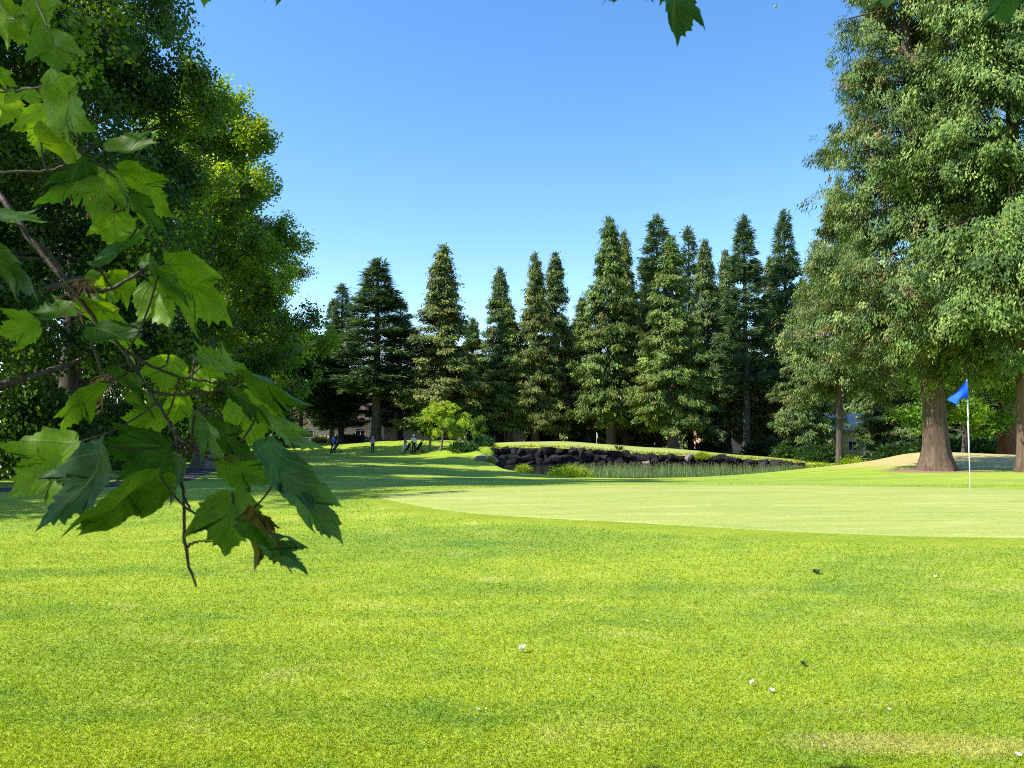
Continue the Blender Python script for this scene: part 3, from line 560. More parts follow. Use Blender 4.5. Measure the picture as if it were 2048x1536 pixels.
# reeds: nobody could count them
rng = np.random.default_rng(9); n = 5200; px_ = rng.uniform(1130, 1600, n); y_ = rng.uniform(50.2, 53.2, n); 
dn = 0.5 + 0.5 * np.sin(px_ * 0.045) * np.sin(px_ * 0.017 + 1); keep = rng.random(n) < (0.45 + 0.55 * dn) * np.interp(px_, [1130, 1250, 1500, 1600], [0.9, 1, 0.75, 0.5]); px_ = px_[keep]; y_ = y_[keep]; n = len(px_)
x_ = (px_ - 1024) / FPX * y_; z_ = np.minimum(Hn(x_, y_), WATER + 0.05) ; hh = rng.uniform(0.55, 1.12, n)
c = np.column_stack([x_, y_, np.maximum(z_, WATER - 0.1)]); d = np.column_stack([rng.normal(size=n) * 0.10, rng.normal(size=n) * 0.08, np.ones(n)])
V, Fq = kites(c, d, np.column_stack([rng.normal(size=n) * 0.4, -np.ones(n), np.zeros(n)]), hh, np.full(n, 0.035)); cc = palette(rng, n, [(0.26, 0.36, 0.19), (0.32, 0.42, 0.17), (0.19, 0.30, 0.15)], [2, 1, 1])
k2 = rng.random(n) < 0.35; c2 = (c + unit(d) * hh[:, None])[k2]; V2, F2 = kites(c2 - [0, 0, 0.04], d[k2], np.tile([0, -1.0, 0], (k2.sum(), 1)), np.full(k2.sum(), 0.13), np.full(k2.sum(), 0.05))
V, Fq, cc = merge([(V, Fq, np.repeat(cc, 4, 0)), (V2, F2, np.tile([0.30, 0.27, 0.12], (len(V2), 1)))])
tag(mesh_np('reeds', V, Fq, M['broad'], col=cc), 'grey-green reeds standing in the near edge of the pond', 'reeds', None, 'stuff')
# tan tall grass on the right bank
n = 9000; px_ = rng.uniform(1560, 1800, n); y_ = rng.uniform(46.5, 62, n); x_ = (px_ - 1024) / FPX * y_; k = (poly_sd(x_, y_, POND) > 0.1) & (rng.random(n) < np.interp(px_, [1560, 1650, 1720, 1800], [0.8, 1, 0.8, 0.1])); x_ = x_[k]; y_ = y_[k]; n = len(x_)
c = np.column_stack([x_, y_, Hn(x_, y_) - 0.02]); d = np.column_stack([rng.normal(size=n) * 0.28, rng.normal(size=n) * 0.2, np.ones(n)])
V, Fq = kites(c, d, np.column_stack([rng.normal(size=n) * 0.5, -np.ones(n), np.zeros(n)]), rng.uniform(0.2, 0.6, n), np.full(n, 0.035)); cc = palette(rng, n, [(0.34, 0.30, 0.15), (0.26, 0.32, 0.07), (0.38, 0.30, 0.20), (0.2, 0.3, 0.05)], [2, 2, 1, 1])
tag(mesh_np('tall_grass', V, Fq, M['broad'], col=np.repeat(cc, 4, 0)), 'tan and green uncut grass on the right bank of the pond', 'grass', None, 'stuff')
# ------------------------------------------------------------------ near grass blades
rng = np.random.default_rng(3); n = 800000
yy = 2.5 + (24 - 2.5) * rng.random(n) ** 2.6; xx = (rng.random(n) * 2 - 1) * (yy * 0.70 + 0.3); k = (poly_sd(xx, yy, COL[::6]) > -0.25 * rng.random(n) ** 2) & (rng.random(n) < np.interp(yy, [10.5, 20], [1, 0])); xx = xx[k]; yy = yy[k]; n = len(xx)
c = np.column_stack([xx, yy, Hn(xx, yy) - 0.004]); sz = np.interp(yy, [2.5, 12, 24], [0.9, 1.5, 2.6])
d = np.column_stack([rng.normal(size=n) * 0.7 + 0.2 * np.sin(xx * 1.3 + yy), rng.normal(size=n) * 0.7 - 0.1, np.full(n, 0.75)]); d = unit(d); s = unit(np.cross(d, rng.normal(size=(n, 3))))
Lb_ = rng.uniform(0.016, 0.040, n) * (0.8 + 0.2 * sz); Wb = rng.uniform(0.0022, 0.0040, n) * sz
V = np.stack([c - s * Wb[:, None], c + s * Wb[:, None], c + d * Lb_[:, None]], 1).reshape(-1, 3); br = rng.uniform(0.78, 1.3, n); cc = np.column_stack([br * rng.uniform(0.9, 1.25, n), br, br * rng.uniform(0.7, 1.5, n)])
tag(mesh_np('grass', V, np.arange(3 * n).reshape(-1, 3), M['blade'], col=np.repeat(cc, 3, 0)), 'short mown grass blades of the foreground lawn', 'grass', None, 'stuff')
#PART2
# ------------------------------------------------------------------ stone wall of the pond
M['rock'] = plain('dark basalt', (0.019, 0.017, 0.018), 0.9, 0.2, 0.45, 3.0, 1.0)
M['rock_tan'] = plain('tan weathered rock', (0.24, 0.18, 0.15), 0.9, 0.2, 0.4, 3.0, 1.0)
def rock_data(rng, sx, sy, sz):
    n = 5; V = []; Fq = []; ids = {}
    dirs = [(0, 1, 2, 1), (0, 1, 2, -1), (1, 2, 0, 1), (1, 2, 0, -1), (2, 0, 1, 1), (2, 0, 1, -1)]
    ph = rng.random(6) * 6; cut = unit(rng.normal(size=(7, 3))); cd = rng.uniform(0.52, 0.78, 7)
    for (a, b, c, s) in dirs:
        g = np.empty((n, n), int)
        for i in range(n):
            for j in range(n):
                p = [0, 0, 0]; p[a] = -1 + 2 * i / (n - 1); p[b] = -1 + 2 * j / (n - 1); p[c] = s
                key = tuple(round(q, 3) for q in p)
                if key not in ids: ids[key] = len(V); V.append(p)
                g[i, j] = ids[key]
        for i in range(n - 1):
            for j in range(n - 1):
                q = (g[i, j], g[i + 1, j], g[i + 1, j + 1], g[i, j + 1]); Fq.append(q if s > 0 else q[::-1])
    V = np.array(V, float); Lr = np.linalg.norm(V, axis=1)[:, None]; V = V / Lr * (0.55 + 0.45 * Lr)
    V *= 1 + 0.10 * np.sin(V[:, [1]] * 3 + ph[0]) + 0.08 * np.sin(V[:, [0]] * 4 + V[:, [2]] * 3 + ph[1])
    for k in range(7):
        t = V @ cut[k]; o = np.maximum(t - cd[k], 0)[:, None]; V -= o * cut[k]
    return V * np.array([sx, sy, sz]) * 0.62, Fq
rng = np.random.default_rng(21)
wall = empty('stone_wall', (12, 70, WATER), 'dark stacked boulder wall holding the far bank above the pond', 'wall')
TX = [-5.5, -3, 0, 3.5, 6, 8.1, 10, 12.7, 15, 17.3, 19.5, 22, 24, 26.5]; TZ = [-0.75, -0.55, -0.42, -0.42, -0.5, -0.68, -0.85, -1.02, -1.1, -1.18, -1.38, -1.5, -1.62, -1.85]
nb_ = 0
for row_, (z0, z1) in enumerate([(0.0, 0.34), (0.34, 0.68), (0.68, 1.0)]):
    x = -5.4 + rng.random() * 0.4
    while x < 26.3:
        zt = float(np.interp(x, TX, TZ)) - 0.10; hgt = zt - (WATER - 0.15)
        wv = rng.uniform(0.55, 1.25) * (1.15 if hgt < 0.9 else 1)
        if hgt < 0.75:
            if row_ != 0: x += wv; continue
            a, b = 0, 1
        elif hgt < 1.15:
            if row_ == 2: x += wv; continue
            a, b = [(0, 0.5), (0.5, 1.0)][row_]
        else: a, b = z0, z1
        zc = WATER - 0.15 + hgt * (a + b) / 2 + rng.normal() * 0.05; hh = hgt * (b - a)
        V, Fq = rock_data(rng, wv * 1.12, rng.uniform(0.8, 1.1), hh * 1.32); rz = rng.normal() * 0.18; ry = rng.normal() * 0.10
        Mr = np.array((Matrix.Rotation(rz, 3, 'Z') @ Matrix.Rotation(ry, 3, 'Y'))); V = V @ Mr.T
        yc = 69.95 + (b - 0.5) * 0.35 + rng.normal() * 0.07 + (0.0 if x > -1.5 else (-1.5 - x) * 0.15)
        if nb_ < 98:
            mb = MB(); mb.add(V + [x + wv / 2 - 12, yc - 70, zc - WATER], Fq); mb.build('boulder', M['rock'] if rng.random() > 0.07 else M['rock_tan'], wall); nb_ += 1
        x += wv * rng.uniform(0.92, 1.04)
mb = MB(); xs = np.linspace(-5.5, 26.4, 60); V = []
for x in xs: V += [(x - 12, 0.12, -0.6), (x - 12, 0.12, float(np.interp(x, TX, TZ)) - WATER - 0.1), (x - 12, 0.6, float(np.interp(x, TX, TZ)) - WATER - 0.1), (x - 12, 0.6, -0.6)]
mb.add(V, [(4 * i + k, 4 * i + 4 + k, 4 * i + 4 + (k + 1) % 4, 4 * i + (k + 1) % 4) for i in range(59) for k in range(4)]); mb.build('core', M['rock'], wall)
# overgrown edge on top of the wall
n = 2600; x_ = rng.uniform(-5.5, 27, n); y_ = 70.45 + rng.normal(size=n) * 0.28; c = np.column_stack([x_, y_, np.interp(x_, TX, TZ) + rng.normal(size=n) * 0.03])
d = np.column_stack([rng.normal(size=n) * 0.5, -0.4 + rng.normal(size=n) * 0.4, 0.5 + rng.normal(size=n) * 0.4]); V, Fq = kites(c, d, rng.normal(size=(n, 3)), rng.uniform(0.1, 0.38, n), np.full(n, 0.05))
tag(mesh_np('grass', V, Fq, M['broad'], col=np.repeat(palette(rng, n, [(0.36, 0.30, 0.16), (0.22, 0.28, 0.06), (0.30, 0.22, 0.14)], [2, 2, 1]), 4, 0)), 'dry tufts hanging over the top edge of the stone wall', 'grass', None, 'stuff')
def yucca(lx, ly, lz, label):
    r = empty('spiky_plant', (lx, ly, lz), label, 'plant'); n = 40; a = rng.random(n) * 6.28; d = np.column_stack([np.cos(a) * 0.7, np.sin(a) * 0.7, rng.uniform(0.3, 1.3, n)])
    V, Fq = kites(np.zeros((n, 3)), d, rng.normal(size=(n, 3)), np.full(n, 0.75), np.full(n, 0.07)); mesh_np('leaves', V, Fq, M['broad'], r, col=np.repeat(palette(rng, n, [(0.08, 0.13, 0.05), (0.05, 0.08, 0.03)], [1, 1]), 4, 0))
yucca(X(1237, 70.4), 70.4, -0.75, 'dark spiky plant standing on the wall top below the white pin')
ro = empty('rock_outcrop', (-1.6, 64.2, -1.4), 'rough tan and black rock outcrop at the left end of the pond', 'rock')
for (dx, dy, dz, s1, s2, s3, mm) in [(0, 0, 0.0, 1.2, 1.1, 0.8, 'rock_tan'), (0.55, -0.5, -0.25, 0.8, 0.7, 0.7, 'rock'), (-0.9, 0.1, 0.05, 1.0, 0.9, 0.6, 'rock_tan'), (0.7, 0.6, -0.1, 0.9, 0.8, 0.8, 'rock'), (-0.3, -0.6, -0.3, 0.8, 0.7, 0.5, 'rock')]:
    V, Fq = rock_data(rng, s1, s2, s3); mb = MB(); mb.add(V + [dx, dy, dz], Fq); mb.build('boulder', M[mm], ro)
# ------------------------------------------------------------------ buildings
M['cream'] = plain('cream siding', (0.85, 0.70, 0.44), 0.8, 0.2, 0.06, 2); M['tan'] = plain('tan siding', (0.60, 0.38, 0.22), 0.8, 0.2, 0.08, 2); M['yellow'] = plain('yellow siding', (0.82, 0.72, 0.20), 0.8, 0.2, 0.06, 2)
M['shingle'] = plain('grey shingles', (0.55, 0.52, 0.49), 0.9, 0.2, 0.3, 9, 0.5); M['brownroof'] = plain('brown shingles', (0.09, 0.06, 0.045), 0.9, 0.2, 0.3, 9, 0.5)
M['glass'] = plain('dark window glass', (0.03, 0.035, 0.04), 0.08, 0.8, 0.1, 1)
def siding(name, w, d, h, mat, par, step=0.22):
    mb = MB(); k = int(h / step)
    for i in range(k): mb.box((0, 0, (i + 0.5) * h / k), (w - 0.0, d, h / k - 0.012)); 
    mb.box((0, 0, h / 2), (w - 0.04, d - 0.04, h)); return mb.build(name, mat, par)
def house(name, lx, ly, w, d, h, rh, mat, roofm, rz, label, wins=(), gable_x=True, zoff=-0.1):
    r = empty(name, (lx, ly, H(lx, ly) + zoff), label, 'house', None, rz); siding('wall', w, d, h, M[mat], r)
    mb = MB(); ov = 0.45; a, b = w / 2 + ov, d / 2 + ov; t = 0.14
    if gable_x:
        mb.add([(-a, -b, h - 0.05), (a, -b, h - 0.05), (a, 0, h + rh), (-a, 0, h + rh), (-a, b, h - 0.05), (a, b, h - 0.05), (-a, -b, h - 0.05 + t), (a, -b, h - 0.05 + t), (a, 0, h + rh + t), (-a, 0, h + rh + t), (-a, b, h - 0.05 + t), (a, b, h - 0.05 + t)],
               [(0, 3, 2, 1), (3, 4, 5, 2), (6, 7, 8, 9), (9, 8, 11, 10), (0, 1, 7, 6), (4, 10, 11, 5), (0, 6, 9, 3), (3, 9, 10, 4), (1, 2, 8, 7), (2, 5, 11, 8)])
    else:
        mb.add([(-a, -b, h - 0.05), (-a, b, h - 0.05), (0, b, h + rh), (0, -b, h + rh), (a, -b, h - 0.05), (a, b, h - 0.05), (-a, -b, h - 0.05 + t), (-a, b, h - 0.05 + t), (0, b, h + rh + t), (0, -b, h + rh + t), (a, -b, h - 0.05 + t), (a, b, h - 0.05 + t)],
               [(0, 1, 2, 3), (3, 2, 5, 4), (6, 9, 8, 7), (9, 10, 11, 8), (0, 6, 7, 1), (4, 5, 11, 10), (0, 3, 9, 6), (3, 4, 10, 9), (1, 7, 8, 2), (2, 8, 11, 5)])
    mb.build('roof', M[roofm], r)
    g = MB(); 
    if gable_x:
        for s in (-1, 1): g = MB(); x = s * (w / 2 - 0.01); g.add([(x, -d / 2, h), (x, d / 2, h), (x, 0, h + rh * 0.93)], [(0, 1, 2) if s > 0 else (0, 2, 1)]); g.build('gable', M[mat], r)
    else:
        for s in (-1, 1): g = MB(); y = s * (d / 2 - 0.01); g.add([(-w / 2, y, h), (w / 2, y, h), (0, y, h + rh * 0.93)], [(0, 1, 2) if s < 0 else (0, 2, 1)]); g.build('gable', M[mat], r)
    tb = MB(); tb.box((0, -d / 2 - 0.03, h - 0.12), (w + 0.06, 0.06, 0.2)); tb.box((0, -d / 2 - 0.03, h * 0.62), (w, 0.05, 0.09))
    for s in (-1, 1): tb.box((s * (w / 2 - 0.02), -d / 2 - 0.035, h / 2), (0.16, 0.06, h))
    tb.build('trim', M['white'], r)
    for (wx, wz, ww, wh) in wins:
        f = MB(); y = -d / 2 - 0.045
        for s in (-1, 1): f.box((wx + s * ww / 2, y, wz), (0.09, 0.1, wh + 0.09)); f.box((wx, y, wz + s * wh / 2), (ww - 0.09, 0.1, 0.09))
        f.box((wx, y, wz), (0.06, 0.08, wh - 0.09)); fo = f.build('window', M['white'], r); q = MB(); q.box((wx, y + 0.02, wz), (ww - 0.09, 0.03, wh - 0.09)); q.build('pane', M['glass'], fo)
    return r
house('house', X(690, 108), 110, 17, 7, 3.0, 2.6, 'cream', 'brownroof', 0.0, 'long cream-sided house in shade behind the left conifers', [(-4.7, 1.45, 1.5, 1.2), (2.5, 1.5, 1.3, 1.2), (6.6, 1.4, 1.1, 1.9)])
house('house', X(795, 102), 104.5, 4.6, 7.0, 3.6, 1.9, 'cream', 'brownroof', R(-54), 'cream gabled house wing with one bright sunlit wall, beside the open fir', [(0, 1.3, 0.8, 1.0)], gable_x=False)
house('cottage', X(997, 104), 106, 4.5, 5.0, 3.6, 1.5, 'tan', 'brownroof', R(-50), 'small tan cottage half hidden by trees behind the sapling', [(0.8, 1.6, 0.9, 1.0)])
house('cottage', X(1437, 112), 113, 5.0, 6, 5.6, 1.7, 'tan', 'shingle', R(-48), 'tan house seen in glints between the trunks right of the sunlit cedar', [(0.4, 1.6, 0.9, 1.1)])
house('house', X(1697, 96), 97.5, 4.6, 6, 3.4, 1.9, 'yellow', 'shingle', R(-28), 'yellow house with a pale grey shingle roof behind the leaning trunk', [(1.2, 1.5, 0.9, 1.1)])
def fence(name, p0, p1, n, h, label, mat):
    z0, z1 = H(*p0), H(*p1); r = empty(name, (p0[0], p0[1], z0), label, 'fence'); d = np.array([p1[0] - p0[0], p1[1] - p0[1], z1 - z0])
    for i in range(n + 1): q = d * i / n; mb = MB(); mb.box((q[0], q[1], q[2] + h / 2), (0.11, 0.11, h)); mb.box((q[0], q[1], q[2] + h + 0.015), (0.15, 0.15, 0.03)); mb.build('post', mat, r)
    for k in (0.35, 0.62, 0.9): mb = MB(); mb.tube([(0, -0.085, h * k), (d[0], d[1] - 0.085, d[2] + h * k)], 0.035, 4); mb.build('rail', mat, r)
M['wood'] = plain('weathered wood', (0.34, 0.29, 0.22), 0.85, 0.2, 0.25, 12, 0.3)
fence('fence', (X(1284, 103), 103), (X(1328, 103), 103), 4, 1.25, 'pale wooden rail fence between trunks left of the sunlit cedar foot', M['wood'])
fence('fence', (X(560, 104), 104), (X(730, 104), 104), 9, 1.1, 'dark rail fence before the long cream house', M['bark_dark'])
pl_ = empty('planter', (X(733, 100), 100, H(X(733, 100), 100) - 0.05), 'low pale planter wall with a red brick top by the cream house', 'planter'); mb = MB(); mb.box((0, 0, 0.35), (1.7, 0.5, 0.7)); mb.build('wall', M['white'], pl_)
mb = MB(); [mb.box((-0.75 + i * 0.25, 0, 0.745), (0.235, 0.54, 0.09)) for i in range(7)]; mb.build('coping', plain('red brick', (0.30, 0.10, 0.06), 0.9, 0.2), pl_)
# ------------------------------------------------------------------ flags, stakes
def flagstick(px, row, topz, mat, label, flagpts, rad, at=None):
    p = hit(px, row) if at is None else np.array([at[0], at[1], H(*at)]); r = empty('flagstick', p + [0, 0, 0.01], label, 'flagstick')
    mb = MB(); mb.tube([(0, 0, -0.15), (0, 0, topz * 0.45), (0, 0, topz * 0.46), (0, 0, topz)], [rad * 0.75, rad * 0.75, rad, rad * 0.85], 12); mb.build('pole', M['white'], r, True)
    return p, r, mb
p, r, _ = flagstick(1941.5, 1010, 2.13, 'flag', 'white flagstick with a drooping blue flag on the near putting green', None, 0.0105)
Y = p[1]; top = P(1941.5, 762, Y)[2] - p[2]; hb = P(1941.5, 799, Y)[2] - p[2]
for o in list(r.children): bpy.data.objects.remove(o)
mb = MB(); mb.tube([(0, 0, -0.15), (0, 0, top * 0.45), (0, 0, top * 0.46), (0, 0, top - 0.01)], [0.008, 0.008, 0.0115, 0.010], 12); mb.build('pole', M['white'], r, True)
mb = MB(); mb.tube([(0, 0, top - 0.01), (0, 0, top + 0.012)], [0.012, 0.006], 10); mb.build('cap', M['white'], r, True)
S = 40; T = 18; V = []; px2 = lambda dx, dz: (dx / FPX * Y, -dz / FPX * Y)
for i in range(S + 1):
    s = i / S
    for j in range(T + 1):
        t = j / T; a = np.array([0.0, 0.0]) * (1 - s) + np.array([-34.5, 38.5]) * s; b_ = np.array([0.0, 36.5]) * (1 - s) + np.array([-21.0, 60.0]) * s; b_ = b_ + np.array([-2.0, -9.0]) * math.sin(math.pi * s)
        q = a * (1 - t) + b_ * t; q[1] += 3.0 * math.sin(math.pi * s) * (1 - t) * 0.5; dx, dz = px2(*q)
        y = 0.075 * math.sin(t * 5.6 + s * 2.0) * s ** 0.7 + 0.025 * math.sin(s * 9 + t * 3) * s; V.append((dx - 0.006, y, top - 0.002 + dz))
Fq = [(i * (T + 1) + j, i * (T + 1) + j + 1, (i + 1) * (T + 1) + j + 1, (i + 1) * (T + 1) + j) for i in range(S) for j in range(T)]
n_ = len(V); V2 = V + [(a, b + 0.0015, c) for (a, b, c) in V]; F2 = Fq + [tuple(k + n_ for k in f[::-1]) for f in Fq]
mb = MB(); mb.add(V2, F2); mb.build('flag', M['flag'], r, True)
mb = MB(); mb.tube([(0, 0, hb - 0.01), (0, 0, top - 0.004)], 0.0135, 10); mb.build('flag_sleeve', M['flag'], r, True)
#cup = MB(); cup.tube([(p[0], p[1], p[2] + 0.012), (p[0], p[1], p[2] + 0.019)], 0.054, 24); tag(cup.build('hole_cup', plain('cup rim', (0.05, 0.05, 0.04), 0.8)), 'dark round hole at the foot of the blue-flagged stick', 'golf hole')
p = np.array([X(1193, 86), 86.0, H(X(1193, 86), 86)]); r = empty('flagstick', p, 'white pin with a small white flag on the far green', 'flagstick'); tz = P(1193, 865, 86)[2] - p[2]
mb = MB(); mb.tube([(0, 0, -0.1), (0, 0, tz)], 0.022, 8); mb.build('pole', M['white'], r); mb = MB()
V = []
for i in range(9):
    for j in range(7): s, t = i / 8, j / 6; V.append((0.02 + 0.10 * s + 0.06 * math.sin(s * 6 + t), 0.05 * math.sin(t * 4 + s * 5), tz - 0.02 - 0.5 * t - 0.12 * s))
mb.add(V, [(i * 7 + j, i * 7 + j + 1, (i + 1) * 7 + j + 1, (i + 1) * 7 + j) for i in range(8) for j in range(6)]); mb.build('flag', M['white'], r)
M['red'] = plain('red paint', (0.5, 0.05, 0.03), 0.5)
for px_, y_, lb in ((1483, 76, 'red stake near the middle of the far right lawn edge'), (1587, 72, 'red stake beyond the right end of the stone wall')):
    x_ = X(px_, y_); st = empty('stake', (x_, y_, H(x_, y_)), lb, 'stake', 'red stakes marking the water'); mb = MB(); mb.box((0, 0, 0.05), (0.06, 0.06, 0.4)); mb.add([(-.03, -.03, .25), (.03, -.03, .25), (.03, .03, .25), (-.03, .03, .25), (0, 0, .29)], [(0, 1, 4), (1, 2, 4), (2, 3, 4), (3, 0, 4)]); mb.build('post', M['red'], st)
# ------------------------------------------------------------------ people and push carts
M['skin'] = plain('skin', (0.50, 0.30, 0.21), 0.6, 0.3, 0.05); M['hair'] = plain('dark hair', (0.03, 0.02, 0.015), 0.7)
def cloth(n, c): return plain(n, c, 0.8, 0.2, 0.15, 8)
M['c_blue'] = cloth('blue cloth', (0.07, 0.20, 0.62)); M['c_purple'] = cloth('pink violet cloth', (0.38, 0.22, 0.42)); M['c_navy'] = cloth('navy cloth', (0.03, 0.045, 0.085)); M['c_black'] = cloth('black cloth', (0.012, 0.012, 0.015)); M['c_white'] = cloth('white cloth', (0.78, 0.78, 0.80)); M['c_cream'] = cloth('cream cloth', (0.75, 0.70, 0.45)); M['c_violet'] = cloth('violet cloth', (0.16, 0.14, 0.40))
def skinned(name, pts, edges, rad, mat, parent, root=0, lv=1):
    me = bpy.data.meshes.new(name); me.from_pydata([tuple(map(float, p)) for p in pts], edges, []); me.materials.append(mat)
    o = bpy.data.objects.new(name, me); C.objects.link(o); o.parent = parent
    o.modifiers.new('skin', 'SKIN'); sv = me.skin_vertices[0].data
    for i, r_ in enumerate(rad): sv[i].radius = (r_, r_) if not isinstance(r_, tuple) else r_; sv[i].use_root = (i == root)
    s = o.modifiers.new('smooth', 'SUBSURF'); s.levels = lv; s.render_levels = lv
    o.modifiers['skin'].use_smooth_shade = True; return o
def person(px_, y_, rz, label, top, bottom, hat, hs=1.0, stride=0.12, arms=((0.25, 0.1), (-0.15, 0.05)), shoe='c_black', brim=True):
    x_ = X(px_, y_); r = empty('person', (x_, y_, H(x_, y_)), label, 'person', None, rz); r.scale = (hs, hs, hs)
    # joints, facing +X
    J = {'pel': (0, 0, .95), 'spi': (0.01, 0, 1.15), 'che': (0.0, 0, 1.33), 'nec': (0.01, 0, 1.47), 'hea': (0.035, 0, 1.57), 'cro': (0.02, 0, 1.68)}
    names = list(J); pts = [J[k] for k in names]; E = [(0, 1), (1, 2), (2, 3), (3, 4), (4, 5)]; Rd = [(.135, .15), (.12, .145), (.125, .165), .055, .085, .075]
    limb = {}
    for s, k in ((1, 'L'), (-1, 'R')):
        st = stride * s; i = len(pts)
        pts += [(0, s * .09, .90), (st * .6 + .02, s * .095, .50), (st - .01, s * .10, .09), (st + .14, s * .11, .035)]; Rd += [.085, .060, .042, .035]; E += [(0, i), (i, i + 1), (i + 1, i + 2), (i + 2, i + 3)]; limb['leg' + k] = i
        fx, fz = arms[0] if s > 0 else arms[1]; i = len(pts)
        el = (fx * .45 - .02, s * .235, 1.14 + abs(fz) * .2); wr = (fx + .04, s * .21, .93 + fz); hd = (fx + .09, s * .20, .87 + fz)
        pts += [(0, s * .18, 1.40), el, wr, hd]; Rd += [.055, .042, .027, .030]; E += [(2, i), (i, i + 1), (i + 1, i + 2), (i + 2, i + 3)]; limb['arm' + k] = i
        for f in range(4):
            j = len(pts); b = (hd[0] + .035, hd[1] + (f - 1.5) * .018, hd[2] - .03); e = (b[0] + .02, b[1], b[2] - [.05, .06, .055, .042][f]); pts += [b, e]; Rd += [.009, .008]; E += [(i + 3, j), (j, j + 1)]
        j = len(pts); pts += [(hd[0] + .02, hd[1] - s * .035, hd[2] + .0), (hd[0] + .05, hd[1] - s * .05, hd[2] - .03)]; Rd += [.010, .009]; E += [(i + 3, j), (j, j + 1)]
    j = len(pts); pts += [(.125, 0, 1.565)]; Rd += [.014]; E += [(4, j)]
    for s in (1, -1): j = len(pts); pts += [(.02, s * .088, 1.57)]; Rd += [.014]; E += [(4, j)]
    skinned('body', pts, E, Rd, M['skin'], r)
    aL, aR, lL, lR = limb['armL'], limb['armR'], limb['legL'], limb['legR']
    def mid(a, b, t): return tuple(np.array(pts[a]) * (1 - t) + np.array(pts[b]) * t)
    sp_ = [(0, 0, .98), (0.01, 0, 1.15), (0, 0, 1.34), (0.0, 0, 1.43)]; se = [(0, 1), (1, 2), (2, 3)]; sr = [(.155, .175), (.14, .165), (.145, .185), .075]
    for a in (aL, aR):
        i = len(sp_); sp_ += [pts[a], pts[a + 1], mid(a + 1, a + 2, .15)]; sr += [.072, .060, .052]; se += [(2, i), (i, i + 1), (i + 1, i + 2)]
    skinned('shirt', sp_, se, sr, M[top], r)
    tp = [(0, 0, .94)]; te = []; tr_ = [(.15, .165)]
    for l in (lL, lR): i = len(tp); tp += [pts[l], pts[l + 1], pts[l + 2]]; tr_ += [.100, .074, .060]; te += [(0, i), (i, i + 1), (i + 1, i + 2)]
    skinned('trousers', tp, te, tr_, M[bottom], r)
    for l in (lL, lR): a, b = pts[l + 2], pts[l + 3]; skinned('shoe', [(a[0] - .05, a[1], .045), (a[0] + .06, a[1], .05), (b[0] + .03, b[1], .04)], [(0, 1), (1, 2)], [.048, .05, .042], M[shoe], r)
    skinned('hair', [(-.035, 0, 1.53), (-.04, 0, 1.62), (.0, 0, 1.68)], [(0, 1), (1, 2)], [.075, .085, .085], M['hair'], r)
    mb = MB(); mb.tube([(.015, 0, 1.635), (.012, 0, 1.69), (.01, 0, 1.73), (.005, 0, 1.75)], [.108, .105, .075, .02], 16); mb.tube([(.05, 0, 1.632), (.05, 0, 1.642)], [.155 if brim else .12, .15 if brim else .12], 16); mb.build('hat', M[hat], r, True)
    return r
GPp = None
person(667, 75, R(-20), 'person in a light blue top and dark trousers standing by the leftmost push cart', 'c_blue', 'c_black', 'c_navy', 1.02, .14, ((.38, .12), (.1, 0)))
person(746, 75.5, R(-70), 'person in a pinkish violet shirt and pale cap standing alone in the middle', 'c_purple', 'c_navy', 'c_cream', 0.93, .05, ((.12, .05), (.15, .02)), shoe='c_black')
person(811, 75, R(15), 'person in a violet top and white trousers mid-stride behind a push cart', 'c_violet', 'c_white', 'c_navy', 1.0, .30, ((.40, .12), (-.2, .05)), shoe='c_white')
person(828, 74.6, R(-60), 'person in a white shirt, white cap and black trousers, rightmost of the golfers', 'c_white', 'c_black', 'c_white', 1.06, .08, ((.1, 0), (.12, .03)))
M['metal'] = plain('grey tube metal', (0.12, 0.12, 0.13), 0.4, 0.5, 0.1, 5, 0, 0.6); M['tyre'] = plain('black tyre', (0.02, 0.02, 0.02), 0.8)
